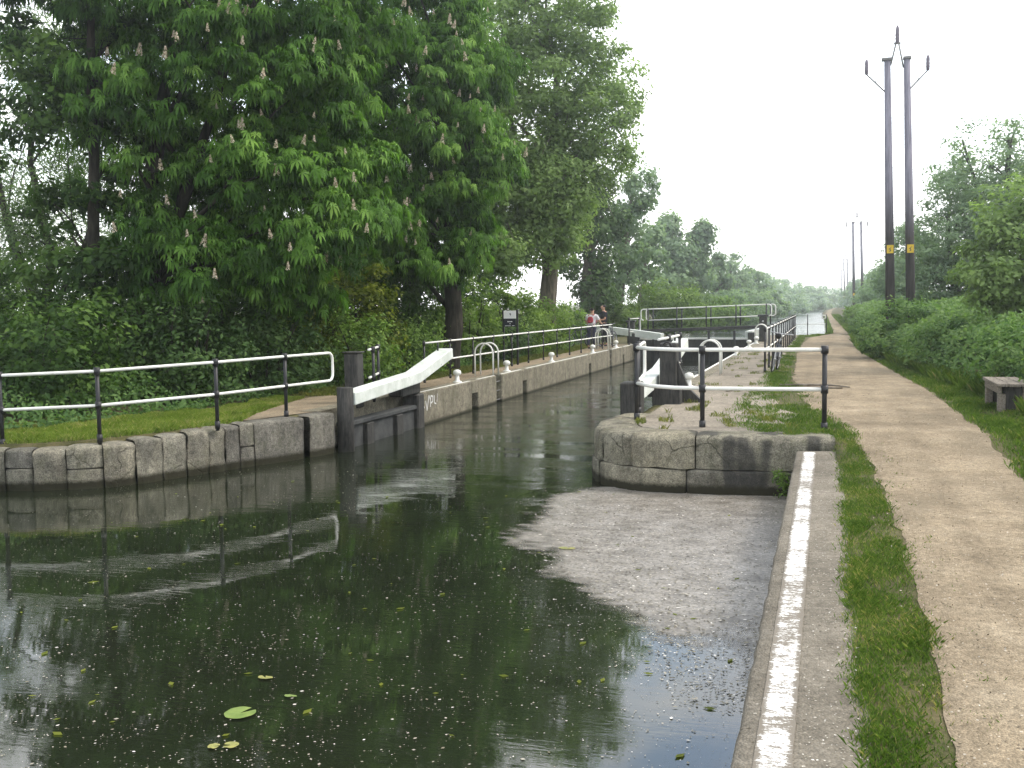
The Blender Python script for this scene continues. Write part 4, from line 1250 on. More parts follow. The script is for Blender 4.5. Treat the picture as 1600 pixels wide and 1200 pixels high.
tB, C, O = tree('chestnut_tree', 'second flowering horse chestnut with a thick dark trunk behind the left railing', 'tree', (-10.25, 28.3, .75),
     [[((-10.3, 28.3, .5), .30), ((-10.15, 28.3, 2.4), .26), ((-10.3, 28.4, 5.5), .2), ((-10.8, 28.5, 10), .09)], [((-10.2, 28.3, 2.6), .16), ((-9.7, 28.2, 4.3), .1), ((-9.3, 27.9, 6), .05)]],
     [(-11.0, 27.6, 7.6, 3.0, 2.8, 4.2, 135), (-12.2, 26.6, 5.6, 2.2, 2.2, 2.4, 60), (-10.4, 27.6, 4.9, 2.0, 1.9, 1.5, 42), (-11.2, 28, 11.2, 2.6, 2.6, 2.6, 50), (-9.4, 27.6, 6.2, 1.5, 1.6, 2.0, 34), (-9.6, 28, 9.4, 1.6, 1.8, 2.2, 34), (-10.6, 27.0, 3.7, 1.7, 1.4, .7, 18)],
     'chestnut', .36, 50, .62, palm=True, flat=.55, nlimb=22, limb_r=.08, up=.75)
candles(tB, C, O, 95)

# ---- other trees of the left bank
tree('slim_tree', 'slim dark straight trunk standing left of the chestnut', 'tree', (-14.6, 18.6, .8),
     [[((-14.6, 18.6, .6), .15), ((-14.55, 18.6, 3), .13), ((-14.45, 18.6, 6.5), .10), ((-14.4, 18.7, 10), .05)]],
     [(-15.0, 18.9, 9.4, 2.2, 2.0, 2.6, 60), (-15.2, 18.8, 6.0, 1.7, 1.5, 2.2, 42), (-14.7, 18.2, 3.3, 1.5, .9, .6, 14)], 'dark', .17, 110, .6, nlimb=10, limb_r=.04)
tree('willow_tree', 'feathery willow with bent limbs at the left edge', 'tree', (-20.9, 24, .9),
     [[((-20.6, 24, .7), .24), ((-20.5, 24, 2.3), .2), ((-21.3, 24, 4.2), .13), ((-22.2, 24.2, 7), .07)], [((-20.5, 24, 2.2), .15), ((-20.1, 24, 4), .11), ((-20.7, 24, 6.6), .08), ((-20.2, 24, 9), .04)], [((-20.5, 24, 2.3), .1), ((-19.4, 24, 3.6), .08), ((-18.6, 24, 5.3), .05)]],
     [(-21, 24.2, 7.2, 3.4, 2.4, 3.6, 190), (-20.6, 24.2, 3.3, 3.0, 2.0, 1.8, 100), (-19.5, 25, 9.5, 2.5, 2, 2.5, 40)], 'willow', .15, 95, .6, wr=.25, nlimb=14, limb_r=.04, flat=1.0, up=.2)
tree('willow_tree', 'hazy willow farther back behind the slim trunk', 'tree', (-23, 33, .9),
     [[((-23, 33, .7), .22), ((-23, 33, 3), .18), ((-22.5, 33, 7), .08)]],
     [(-22.5, 33, 6.5, 4.0, 3, 4.0, 110), (-26, 31, 5.5, 3.5, 3, 4.0, 70), (-19.0, 33, 9.5, 3, 2.5, 3.2, 50)], 'willow', .18, 70, .75, wr=.25, nlimb=18, limb_r=.06, flat=1.0, up=.2)
tree('slim_tree', 'thin dark trunk in the shade between the two chestnuts', 'tree', (-12.6, 30.3, .85),
     [[((-12.6, 30.3, .6), .13), ((-12.4, 30.3, 3.2), .11), ((-12.6, 30.3, 7), .06)]],
     [(-12.8, 30.6, 6.5, 2.4, 2.0, 3.0, 60), (-12.6, 30.2, 3.2, 1.6, 1.2, 1.0, 14)], 'dark', .17, 110, .65, nlimb=8, limb_r=.04)
tree('lime_tree', 'tall broad pale green tree whose crown leans over the lock', 'tree', (-11.3, 42.5, .75),
     [[((-11.2, 42.5, .5), .42), ((-11.05, 42.5, 3), .36), ((-10.9, 42.5, 6.5), .28), ((-10.6, 42.5, 12), .12)], [((-11.0, 42.5, 4.5), .2), ((-12.2, 42.3, 8), .13), ((-12.8, 42.3, 12), .06)]],
     [(-11.2, 42.3, 10.6, 4.1, 3.4, 5.6, 330), (-13.2, 40.5, 7.0, 2.2, 1.8, 3.0, 70), (-12.4, 39.5, 4.4, 1.6, 1.4, 1.0, 24), (-10.7, 42.0, 7.4, 1.9, 2.4, 2.8, 75), (-12.6, 41.0, 6.4, 2.4, 2.2, 2.6, 60), (-10.8, 42.5, 15.2, 3.0, 2.8, 2.6, 70), (-13.4, 42, 11.5, 2.2, 2.2, 4.0, 60), (-12.6, 41, 4.9, 1.8, 1.6, 1.3, 34), (-10.9, 41.6, 5.2, 1.2, 1.4, 1.3, 22), (-9.8, 42, 9.4, 1.8, 1.8, 2.6, 40), (-9.0, 42.5, 11.2, 2.0, 2, 2.4, 22)], 'mid_hazy', .19, 120, .8, 'bark_pale', nlimb=24, limb_r=.1)
tree('lime_tree', 'second tall tree behind the flowering chestnuts', 'tree', (-15, 37, .8),
     [[((-15, 37, .6), .32), ((-14.8, 37, 5), .26), ((-14.5, 37, 11), .1)]],
     [(-14.6, 36.5, 10.2, 3.6, 3.2, 5.0, 130), (-16.8, 36, 7.5, 2.8, 2.6, 3.6, 60), (-14.6, 36, 4.6, 2.4, 2, 1.6, 30)], 'mid', .20, 90, .85, 'bark', nlimb=14, limb_r=.1)
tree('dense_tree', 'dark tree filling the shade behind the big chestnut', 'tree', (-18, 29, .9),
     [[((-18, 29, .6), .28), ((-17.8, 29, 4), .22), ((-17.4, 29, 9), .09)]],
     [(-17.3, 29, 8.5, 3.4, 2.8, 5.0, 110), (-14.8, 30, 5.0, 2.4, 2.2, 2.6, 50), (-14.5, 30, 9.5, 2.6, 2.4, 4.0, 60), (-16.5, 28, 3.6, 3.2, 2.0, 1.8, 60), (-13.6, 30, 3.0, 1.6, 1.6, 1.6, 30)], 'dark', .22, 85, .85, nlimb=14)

# ---- poplars and far trees on the left
def poplar(label, x, y, h, r_, lean, n, per, mat, leaf, tr_r=.35, low=2.5, group='poplars beyond the cyclists'):
    z0 = .8
    ell = []
    k = max(3, int(h / 2))
    for i in range(k):
        f = (i + .5) / k
        zz = low + (h - low) * f
        rr = r_ * (1 - .55 * abs(f - .42) * 1.6) * random.uniform(.75, 1.15)
        ell.append((x + lean * zz + random.uniform(-.3, .3) * r_, y, zz, rr, rr, (h - low) / k * .75, int(n / k)))
    tree('poplar_tree', label, 'tree', (x, y, z0), [[((x, y, .5), tr_r), ((x + lean * h * .4, y, h * .4), tr_r * .75), ((x + lean * h * .95, y, h * .95), tr_r * .2)]], ell, mat, leaf, per, r_ * .38, 'bark_pale', group, .9, .7, nlimb=10, limb_r=.08, up=.3)
poplar('ivy clad poplar right behind the two cyclists', -12.95, 58, 9.6, 1.9, .05, 130, 70, 'ivy', .24, .5, 2.2)
poplar('tall leaning poplar with open gaps, right of the ivy clad one', -12.2, 61.5, 9.9, 1.5, .14, 90, 60, 'far', .24, .4, 3.2)
poplar('short bushy poplar just left of the big rounded far tree', -12.2, 70, 7.6, 1.5, .12, 60, 60, 'far', .26, .3, 3.0)
poplar('wide rounded poplar clump above the footbridge', -12.9, 90, 9.4, 2.1, .03, 130, 60, 'far', .34, .4, 1.5)
poplar('poplar with a pointed top, right half of the clump above the footbridge', -11.0, 92, 9.0, 2.0, .02, 110, 60, 'far', .34, .4, 1.5)
poplar('thin poplar with visible stem right of the clump', -9.6, 98, 6.8, 1.3, .0, 50, 50, 'far', .34, .25, 2.0)
far_labels = ['first and tallest of the hazy trees receding beyond the footbridge', 'second hazy tree of the receding row', 'third hazy tree of the receding row', 'fourth hazy tree of the receding row, above the railing end',
              'fifth hazy tree of the receding row', 'sixth hazy tree, small and pale', 'seventh hazy tree near the end of the canal', 'pale tree closing the far end of the canal', 'pale tree at the vanishing point of the towpath']
for lb, (x, y, h, r_) in zip(far_labels, [(-11.0, 128, 8.6, 2.9), (-9.6, 140, 7.6, 3.0), (-9.6, 158, 7.6, 3.4), (-8.6, 180, 7.0, 3.6), (-7.8, 205, 6.8, 3.8), (-6.5, 235, 6.6, 4.0), (-4.5, 265, 6.6, 4.2), (-1.6, 300, 6.6, 4.5), (3.0, 320, 6.2, 4.5)]):
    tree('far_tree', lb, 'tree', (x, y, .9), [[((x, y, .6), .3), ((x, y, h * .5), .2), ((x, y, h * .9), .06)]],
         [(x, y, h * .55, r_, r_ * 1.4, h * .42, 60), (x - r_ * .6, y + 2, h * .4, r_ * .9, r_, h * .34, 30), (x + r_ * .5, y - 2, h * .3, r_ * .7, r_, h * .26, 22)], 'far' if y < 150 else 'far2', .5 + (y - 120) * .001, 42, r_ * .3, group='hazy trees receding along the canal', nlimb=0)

# ---- shrubs
def shrub(label, x, y, z, rx, ry, h, n, per, mat, leaf, cr=.45, group=None, wr=.55, name='shrub', stems=True, flat=.75):
    t = thing(name, label, 'shrub', (x, y, z), group)
    if stems:
        m = MB()
        for k in range(6):
            a = random.uniform(0, 6.28)
            m.tube(limb((x + math.cos(a) * .15, y + math.sin(a) * .15, z - .05), (x + math.cos(a) * rx * .6, y + math.sin(a) * ry * .6, z + h * random.uniform(.5, .85)), .1), [.03 - .004 * i for i in range(6)], 5, False)
        m.build('stems', M['bark'], t, True)
    C, O = clumps_in([(x, y, z + h * .45, rx, ry, h * .5, n), (x + rx * .3, y, z + h * .25, rx * .8, ry * .8, h * .26, n // 3)])
    P, Nn, tint = leaf_cloud(C, O, per, cr, flat, .45)
    k = P[:, 2] > z - .02
    P, Nn, tint = P[k], Nn[k], tint[k]
    V, F = leaf_quads(P, Nn, np.full(len(P), leaf), wr)
    mesh_object('foliage', V, F, M[mat], t, tint=tint)
    return t
SG = 'dark undergrowth bushes behind the left railing'
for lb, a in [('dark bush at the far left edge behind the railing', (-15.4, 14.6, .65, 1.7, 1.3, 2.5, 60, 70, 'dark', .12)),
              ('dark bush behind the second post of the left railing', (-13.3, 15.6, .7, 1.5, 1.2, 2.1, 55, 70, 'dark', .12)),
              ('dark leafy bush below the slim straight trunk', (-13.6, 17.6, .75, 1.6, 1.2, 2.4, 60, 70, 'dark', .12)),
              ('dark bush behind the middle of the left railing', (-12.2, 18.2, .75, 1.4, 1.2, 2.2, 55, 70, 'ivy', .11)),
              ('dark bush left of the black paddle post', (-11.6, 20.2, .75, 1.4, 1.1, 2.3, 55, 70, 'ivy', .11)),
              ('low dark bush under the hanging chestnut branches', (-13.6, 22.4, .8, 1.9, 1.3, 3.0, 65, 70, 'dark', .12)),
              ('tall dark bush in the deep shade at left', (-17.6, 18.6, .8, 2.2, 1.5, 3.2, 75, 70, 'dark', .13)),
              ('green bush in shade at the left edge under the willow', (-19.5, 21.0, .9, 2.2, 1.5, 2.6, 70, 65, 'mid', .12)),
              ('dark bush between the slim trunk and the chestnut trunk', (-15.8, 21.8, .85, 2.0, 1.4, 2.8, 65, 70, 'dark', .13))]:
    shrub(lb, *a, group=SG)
shrub('tall dark elder bush behind the chestnut trunk', -15.6, 24.5, .9, 2.6, 1.5, 4.4, 110, 75, 'dark', .13, .5, group=SG)
shrub('tall dark bush left of the yellow-green bush', -13.2, 25.5, .85, 1.7, 1.5, 4.0, 80, 75, 'dark', .13, .5, group=SG)
shrub('tall dark bush between the two chestnut trunks', -12.0, 27.8, .8, 1.3, 1.4, 3.4, 60, 75, 'dark', .13, .5, group=SG)
shrub('yellow-green bush under the chestnut, behind the short railing', -11.6, 24.2, .75, 1.6, 1.3, 3.2, 75, 70, 'yellowish', .12)
shrub('bright leafy hedge bush behind the white balance beam', -10.5, 22.6, .72, .95, 1.0, 1.9, 45, 70, 'mid', .10)
shrub('leafy bush left of the thick chestnut trunk', -10.75, 26.2, .72, 1.0, 1.2, 1.7, 45, 70, 'mid', .10)
shrub('tall light bush right of the thick chestnut trunk', -11.0, 31.5, .72, 1.2, 1.5, 3.0, 65, 70, 'light', .13)
shrub('blue-green nettle bush behind the information sign', -10.4, 33.4, .72, .9, 1.4, 1.5, 40, 70, 'ivy', .12)
shrub('large light green bush right of the information sign', -10.75, 36.5, .72, 1.2, 1.8, 2.7, 75, 75, 'light', .14)
shrub('pale bush beside the railing, left of the cyclists', -10.6, 40.2, .72, 1.0, 1.5, 2.1, 55, 75, 'light', .14)
shrub('bush behind the two cyclists', -11.6, 47, .75, 1.5, 1.6, 2.0, 55, 70, 'mid', .16)
shrub('dark trunk-like ivy bush behind the large light bush', -13.2, 38, .8, 1.6, 1.6, 3.4, 65, 70, 'ivy', .16)
shrub('round light green bush behind the footbridge', -9.3, 63, .7, 2.5, 2.2, 3.2, 110, 80, 'light', .17, .6)
shrub('lower bush to the left of the round footbridge bush', -11.6, 60, .7, 1.6, 1.6, 2.2, 60, 70, 'light', .17, .5)
shrub('hazy bush right of the round footbridge bush', -7.6, 72, .6, 2.2, 2.4, 2.5, 80, 70, 'mid', .2, .55)
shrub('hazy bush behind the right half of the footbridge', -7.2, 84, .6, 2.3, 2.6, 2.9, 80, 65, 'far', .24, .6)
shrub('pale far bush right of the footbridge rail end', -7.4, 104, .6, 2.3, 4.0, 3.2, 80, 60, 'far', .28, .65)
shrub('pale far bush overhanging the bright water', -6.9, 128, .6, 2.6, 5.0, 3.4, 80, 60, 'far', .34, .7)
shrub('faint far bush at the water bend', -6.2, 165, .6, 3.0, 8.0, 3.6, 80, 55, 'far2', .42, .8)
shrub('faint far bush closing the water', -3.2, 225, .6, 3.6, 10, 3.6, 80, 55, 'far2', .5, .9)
shrub('weedy bush at the left end of the curved stone wall', -11.85, 11.95, .1, .45, .4, .8, 24, 60, 'light', .07, .22)
shrub('weed growing at the corner of the rounded wall and quay', -.55, 13.98, .02, .10, .08, .42, 10, 22, 'mid', .045, .08, stems=False)

# ---- right side vegetation
tree('ash_tree', 'tall airy tree above the bushes on the right', 'tree', (6.6, 47, 1.6),
     [[((6.6, 47, 1.2), .26), ((6.8, 47, 4.5), .2), ((7.0, 47, 9.0), .08)], [((6.7, 47, 4), .13), ((5.8, 47, 7), .08), ((5.2, 47, 9), .04)], [((6.8, 47, 4.6), .12), ((8.2, 47, 7.2), .07), ((9, 47, 9), .04)]],
     [(6.9, 47, 7.8, 2.9, 2.4, 2.2, 105), (5.0, 46.5, 6.8, 1.2, 1.2, 1.4, 18), (8.6, 47, 7.4, 2.4, 2, 2.2, 50)], 'far', .17, 55, .62, 'bark', nlimb=20, limb_r=.045, flat=.8)
tree('willow_tree', 'dense rounded willow behind the near electricity poles', 'tree', (5.0, 46, 1.4),
     [[((5.0, 46, 1.1), .25), ((4.9, 46, 3), .2), ((4.6, 46, 6), .08)]],
     [(4.6, 45.5, 4.9, 1.5, 1.8, 2.5, 90), (5.6, 45, 4.2, 1.8, 1.8, 2.8, 80), (4.1, 45, 3.0, 1.0, 1.4, 1.6, 40), (6.6, 46, 4.6, 2, 1.6, 2.6, 60)], 'far', .2, 85, .55, nlimb=10, limb_r=.06, wr=.3)
tree('hawthorn_tree', 'large light green leafy tree at the right edge above the bench', 'tree', (5.6, 29, 1.6),
     [[((5.6, 29, 1.3), .2), ((5.5, 29, 3), .15), ((5.2, 29, 5), .06)]],
     [(5.1, 29, 3.9, 1.9, 2.0, 1.9, 110), (4.2, 28.4, 3.1, 1.2, 1.4, 1.2, 60), (6.8, 28, 4.2, 2.0, 2, 2.2, 80)], 'mid_hazy', .15, 95, .5, nlimb=12, limb_r=.05)
tree('hawthorn_tree', 'mid green tree right behind the twin poles', 'tree', (4.8, 62, 1.4),
     [[((4.8, 62, 1.0), .2), ((4.8, 62, 3), .15), ((4.7, 62, 6), .06)]],
     [(4.5, 61, 4.6, 1.7, 2, 2.0, 90), (3.6, 60, 3.4, 1.1, 1.5, 1.6, 50)], 'far', .22, 80, .6, nlimb=8)
RL = ['hazy tree on the right beyond the near poles', 'hazy tree on the right level with the second poles', 'hazy tree on the right beyond the second poles', 'pale tree on the right by the third poles', 'palest tree on the right at the far end']
for lb, (x, y, h, r_) in zip(RL, [(4.9, 82, 6.8, 2.0), (5.6, 104, 6.6, 2.3), (6.0, 130, 6.8, 2.7), (6.6, 175, 7.2, 3.2), (7.2, 240, 7.4, 3.8)]):
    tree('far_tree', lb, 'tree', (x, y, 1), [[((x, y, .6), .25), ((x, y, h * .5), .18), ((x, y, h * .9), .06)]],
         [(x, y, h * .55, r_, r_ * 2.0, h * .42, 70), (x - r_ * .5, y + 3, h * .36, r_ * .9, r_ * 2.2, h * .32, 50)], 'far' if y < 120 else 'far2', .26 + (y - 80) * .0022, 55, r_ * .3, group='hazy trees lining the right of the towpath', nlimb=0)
for lb, a in [('tall bramble mound hiding the feet of the near twin poles', (2.5, 34.6, .8, 1.2, 1.2, 2.0, 75, 85, 'nettle', .11, .34)),
              ('bramble bush bulging over the path edge below the poles', (1.75, 34.0, .78, .85, 1.5, 1.15, 45, 80, 'nettle', .11, .3)),
              ('dark bramble bush in the middle of the right bank', (2.9, 28.5, .8, 1.0, 1.6, 1.45, 55, 80, 'nettle', .11, .32)),
              ('leafy bramble bush behind the bench', (3.5, 21.0, .85, .9, 1.3, 1.5, 50, 75, 'nettle', .10, .3)),
              ('bramble spray at the right edge touching the bench', (3.3, 18.2, .85, .42, .5, .85, 24, 60, 'mid', .08, .2)),
              ('low weedy bush on the path edge beyond the brambles', (1.75, 44, .78, .8, 2.2, 1.1, 45, 70, 'nettle', .13, .3)),
              ('far weedy bush hugging the path before the second poles', (2.0, 58, .78, .8, 4.0, 1.2, 50, 70, 'nettle', .16, .35)),
              ('distant weedy bush along the narrowing path', (2.1, 80, .78, .9, 8.0, 1.4, 60, 70, 'mid', .22, .45))]:
    shrub(lb, *a, name='bramble_bush', stems=False)

# nettle bed over the right bank: uncountable ground cover
def nettles(n, region, hfun, leaf, mat, name):
    x0, x1, y0, y1 = region
    y = y0 + (y1 - y0) * rng.uniform(0, 1, n) ** 1.35
    x = rng.uniform(x0, x1, n)
    ex = np.interp(y, [14, 17, 20, 23, 26.5, 30, 35, 39, 50, 70, 110], [3.3, 3.2, 3.05, 2.75, 2.35, 2.0, 1.5, 1.35, 1.5, 1.6, 1.7])
    ex = ex + np.array([.28 * mnoise.noise(Vector((float(q) * .7, 3, 3))) for q in y])
    k = x > ex; x, y, ex = x[k], y[k], ex[k]
    g = np.array([east_z(float(a), float(b)) for a, b in zip(x, y)])
    hh = np.array([hfun(float(a), float(b)) for a, b in zip(x, y)]) * np.clip((x - ex) / .55 + .25, .2, 1)
    z = g + hh * rng.uniform(0, 1, len(x)) ** .45
    Nn = unit(rng.normal(size=(len(x), 3)) * .55 + np.array([-.25, -.35, .8]))
    tint = np.clip(.25 + .5 * (z - g) / 1.3 + rng.normal(0, .17, len(x)), 0, 1)
    V, F = leaf_quads(np.stack([x, y, z], 1), Nn, np.full(len(x), leaf) * np.clip(y / 26, .8, 2.2), .55, .25)
    return tag(mesh_object(name, V, F, M[mat], tint=tint), 'dense green nettles covering the bank right of the path', 'nettles', kind='stuff')
def hn(a, b): return 1.15 + .4 * mnoise.noise(Vector((a * .6, b * .45, 2))) + .2 * mnoise.noise(Vector((a * 1.9, b * 1.6, 7)))
nettles(120000, (1.2, 9.5, 15, 100), hn, .105, 'nettle', 'nettle_bed')

def undergrowth(n):
    y = rng.uniform(12.5, 52, n); e = np.interp(y, [12.5, 14, 17, 20, 23, 28, 34, 40, 52], [-12.7, -11.9, -11.2, -10.9, -10.75, -10.35, -10.2, -10.25, -10.8])
    x = e - rng.uniform(0, 1, n) ** 1.5 * 7
    g = np.array([west_z(float(a), float(b)) for a, b in zip(x, y)])
    hh = np.array([.6 + .45 * mnoise.noise(Vector((float(a) * .7, float(b) * .5, 12))) for a, b in zip(x, y)]) * np.clip((e - x) / .8 + .15, .15, 1)
    z = g + hh * rng.uniform(0, 1, n) ** .5
    Nn = unit(rng.normal(size=(n, 3)) * .55 + np.array([.35, -.25, .8]))
    V, F = leaf_quads(np.stack([x, y, z], 1), Nn, np.full(n, .095), .55, .25)
    tag(mesh_object('undergrowth', V, F, M['nettle'], tint=np.clip(rng.normal(.35, .2, n), 0, 1)), 'mixed weeds and nettles behind the left railings', 'undergrowth', kind='stuff')
undergrowth(60000)

# ---- grass
def grass(name, label, pts, zf, h, w, mat, lean=.5, tmean=.45, tsd=.2):
    n = len(pts)
    z = np.array([zf(float(a), float(b)) for a, b in pts])
    base = np.column_stack([pts, z - .01])
    a = rng.uniform(0, 2 * math.pi, n); d = np.column_stack([np.cos(a), np.sin(a), np.zeros(n)]); s = np.column_stack([-np.sin(a), np.cos(a), np.zeros(n)])
    hh = (h * rng.uniform(.5, 1.4, n) * (1 + .55 * np.array([mnoise.noise(Vector((float(p[0]) * 2.7, float(p[1]) * 2.2, 40))) for p in pts])))[:, None]; ww = (w * rng.uniform(.7, 1.3, n))[:, None]; ln = (lean * rng.uniform(.2, 1.5, n))[:, None]
    up = np.array([[0, 0, 1.0]])
    mid = base + up * hh * .6 + d * hh * ln * .4
    tip = base + up * hh * .95 + d * hh * ln * 1.1
    V = np.stack([base - s * ww, base + s * ww, mid + s * ww * .75, tip, mid - s * ww * .75], axis=1).reshape(-1, 3)
    F = np.arange(n * 5).reshape(n, 5)
    pn = np.array([mnoise.noise(Vector((float(p[0]) * 1.6, float(p[1]) * 1.6, 4))) for p in pts])
    tint = np.clip(tmean + pn * .35 + rng.normal(0, tsd, n), 0, 1)
    return tag(mesh_object(name, V, F, M[mat], tint=tint), label, 'grass', kind='stuff')

def sample(n, y0, y1, xa, xb, dens=None, power=1.0):
    y = y0 + (y1 - y0) * rng.uniform(0, 1, n) ** power
    a = np.interp(y, *zip(*xa)); b = np.interp(y, *zip(*xb))
    x = a + (b - a) * rng.uniform(0, 1, n)
    p = np.column_stack([x, y])
    if dens is not None:
        keep = np.array([dens(float(q[0]), float(q[1])) for q in p]) > rng.uniform(0, 1, n)
        p = p[keep]
    return p
def edge_dens(x, y):
    a = .13 + .06 * mnoise.noise(Vector((y * 1.7, 3, 4))) + .04 * mnoise.noise(Vector((y * 6, 3, 9))); b = interp(y, PL) + .09 * mnoise.noise(Vector((y * 1.5, 13, 4))) + .05 * mnoise.noise(Vector((y * 7, 1, 9)))
    m_ = min(x - a, b - x)
    base = min(1, max(0, m_ / .09 + .45)) if m_ > -.04 else (.10 if (m_ > -.30 and x > b and mnoise.noise(Vector((x * 5, y * 4, 2))) > .1) else (.05 if m_ > -.06 else 0))
    bare = mnoise.noise(Vector((x * 3.1, y * 1.4, 21)))
    return base * (1 if bare < .12 else .35)
grass('grass', 'green grass strip between the concrete quay and the gravel path', sample(95000, 2.2, 14.3, [(2, .02), (14.3, .02)], [(2, .9), (9, .92), (12.5, .86), (14.3, .75)], edge_dens, 1.35), lambda a, b: max(east_z(a, b), ZQ + .01), .034, .0021, 'grass', .6, .52, .26)
def isl(x, y):
    v = mnoise.noise(Vector((x * .8, y * .45, 31))) + .5 * mnoise.noise(Vector((x * 2.4, y * 1.6, 5)))
    a = interp(y, [(14.3, -.8), (16, -1.6), (20, -1.55), (24, -1.45), (27, -1.5), (57, -1.5)]); b = interp(y, [(14.3, .5), (16, .25), (19, -.1), (22, -.2), (24, -.75), (40, -1.0), (57, -1.0)])
    m_ = min(x - a, b - x)
    return (1 if v > -.12 else .12) * min(1, max(0, m_ / .3 + .1))
grass('grass', 'patchy grass on the right lock side around the near railing', sample(52000, 14.3, 57, [(14.3, -1.0), (16, -1.8), (57, -1.7)], [(14.3, .5), (18, .3), (22, 0), (26, -.6), (57, -.8)], isl, 1.9), lambda a, b: east_z(a, b) + .008, .055, .0038, 'grass', .55)
def tuft(x, y):
    v = mnoise.noise(Vector((x * 3.2, y * 2.2, 77)))
    return 1 if v > .40 else .0
grass('grass', 'small weed tufts growing from the joints of the right lock paving', sample(36000, 14.55, 40, [(14.5, -2.3), (15.2, -2.75), (40, -2.9)], [(14.5, -.2), (18, -1.3), (40, -1.5)], tuft, 1.5), lambda a, b: ZR + .004, .065, .004, 'grass_dry', .5)
def rt(x, y):
    a = interp(y, PR) + .08 * mnoise.noise(Vector((y * 1.3, 43, 4)))
    return min(1, max(0, (x - a + .04) / .3)) * (1 if mnoise.noise(Vector((x * 1.3, y * 1.1, 61))) > -.28 else .25)
grass('grass', 'grass verge between the gravel path and the nettles on the right', sample(90000, 9, 42, [(9, 1.85), (18, 1.9), (22, 1.8), (28, 1.5), (34, 1.2), (42, 1.0)], [(9, 3.6), (17, 3.6), (26, 2.7), (34, 1.9), (42, 1.6)], rt, 1.3), lambda a, b: east_z(a, b) + .004, .07, .0042, 'grass', .55)
grass('grass', 'taller grass fringe at the foot of the nettles', sample(16000, 15, 40, [(15, 2.9), (20, 2.75), (26, 2.15), (34, 1.55), (40, 1.3)], [(15, 3.6), (20, 3.4), (26, 2.7), (34, 2.0), (40, 1.7)]), lambda a, b: east_z(a, b), .22, .0045, 'grass', .45)
def wl_d(x, y):
    e_ = interp(y, WEST_EDGE)
    return 1 if (e_ - x) > .05 else 0
grass('grass', 'bright mown grass on top of the curved left wall', sample(80000, 10.6, 19.5, [(10.6, -15.5), (13, -13.4), (15, -12.2), (17, -10.8), (19.5, -10.9)], [(10.6, -12.0), (12.3, -10.7), (13, -10.0), (14, -9.5), (15.2, -9.2), (16.4, -9.6), (19.5, -10.3)], wl_d), lambda a, b: west_z(a, b), .07, .0042, 'bank_grass', .55, .62)
grass('grass', 'dry grass edge along the far left lock path', sample(30000, 20, 48, [(20, -10.9), (30, -10.4), (48, -10.6)], [(20, -9.7), (30, -9.3), (48, -9.7)]), lambda a, b: west_z(a, b), .09, .006, 'grass_dry', .5)
grass('grass', 'green verge beside the far bay and towpath', sample(20000, 55, 130, [(55, -1.2), (58, .02), (130, -.35)], [(55, -.6), (60, .3), (130, -.1)]), lambda a, b: east_z(a, b), .10, .012, 'grass', .55)
grass('grass', 'verge right of the far towpath', sample(14000, 40, 130, [(40, 1.05), (60, 1.1), (130, .55)], [(40, 1.8), (60, 1.7), (130, 1.2)]), lambda a, b: east_z(a, b), .2, .012, 'grass', .55)

# ---- loose gravel, petals and floating matter
def bits(name, label, pts, zf, size, mat, tints, cat, lift=.004, thick=False, wr=.7):
    n = len(pts)
    z = np.array([zf(float(a), float(b)) for a, b in pts]) + lift
    Nn = unit(np.array([0, 0, 1.0]) + rng.normal(size=(n, 3)) * (.5 if thick else .04))
    V, F = leaf_quads(np.column_stack([pts, z]), Nn, size, wr, -.1 if thick else 0)
    return tag(mesh_object(name, V, F, M[mat], tint=tints), label, cat, kind='stuff')
p = sample(7000, 2.6, 24, [(2.6, .45), (14, .35), (24, -.7)], [(2.6, 2.0), (24, 2.0)], None, 1.6)
bits('gravel', 'loose stones and pale flecks on the gravel path', p, lambda a, b: east_z(a, b) + .014, rng.uniform(.005, .016, len(p)), 'gravel', rng.uniform(0, 1, len(p)) ** 1.2, 'gravel', .004, True)
p = sample(1600, 2.6, 14, [(2.6, -.1), (14, -.1)], [(2.6, .18), (14, .18)], None, 1.5)
bits('petals', 'tiny pale petals scattered over the concrete quay', p, lambda a, b: ZQ + .008, rng.uniform(.005, .014, len(p)), 'debris', rng.uniform(.3, 1, len(p)), 'petals', .004)

SC = [(-3.22, 14.3), (-3.45, 13.54), (-3.5, 11.75), (-3.3, 11.0), (-2.86, 10.17), (-2.28, 9.17), (-1.93, 8.63), (-1.61, 8.15), (-1.34, 7.95), (-1.04, 7.45), (-.78, 6.8), (-.36, 6.3)]
def scum_x(y):   # left boundary
    pts = sorted([(q[1], q[0]) for q in SC]); return interp(y, pts)
def scum_sheet():
    V = []; F = []; cov = []
    ny, nx = 180, 90
    for i in range(ny):
        y = 5.2 + (14.35 - 5.2) * i / (ny - 1)
        xl = scum_x(y) - .5
        for j in range(nx):
            x = xl + (-.365 - xl) * j / (nx - 1)
            V.append((x, y, .005))
            dd = x - (xl + .5) + .34 * mnoise.noise(Vector((x * 1.7, y * 1.3, 3))) + .22 * mnoise.noise(Vector((x * 5, y * 7, 3)))
            c = min(1, max(0, dd / .45 * .5 + .40))
            if y < 10.2:
                f = smooth01((10.2 - y) / 3.4)
                c *= 1 - .50 * f * (1 + .8 * mnoise.noise(Vector((x * 2.2, y * 1.6, 6))))
            if y < 7: c *= smooth01((y - 5.2) / 1.8)
            cov.append(c)
    for i in range(ny - 1):
        for j in range(nx - 1):
            F.append((i * nx + j, i * nx + j + 1, (i + 1) * nx + j + 1, (i + 1) * nx + j))
    o = mesh_object('scum', V, F, M['scum'], smooth=True)
    a = o.data.attributes.new('cover', 'FLOAT', 'POINT'); a.data.foreach_set('value', np.array(cov, dtype=np.float32))
    tag(o, 'pinkish grey film of floating scum in the corner by the quay', 'scum', kind='stuff')
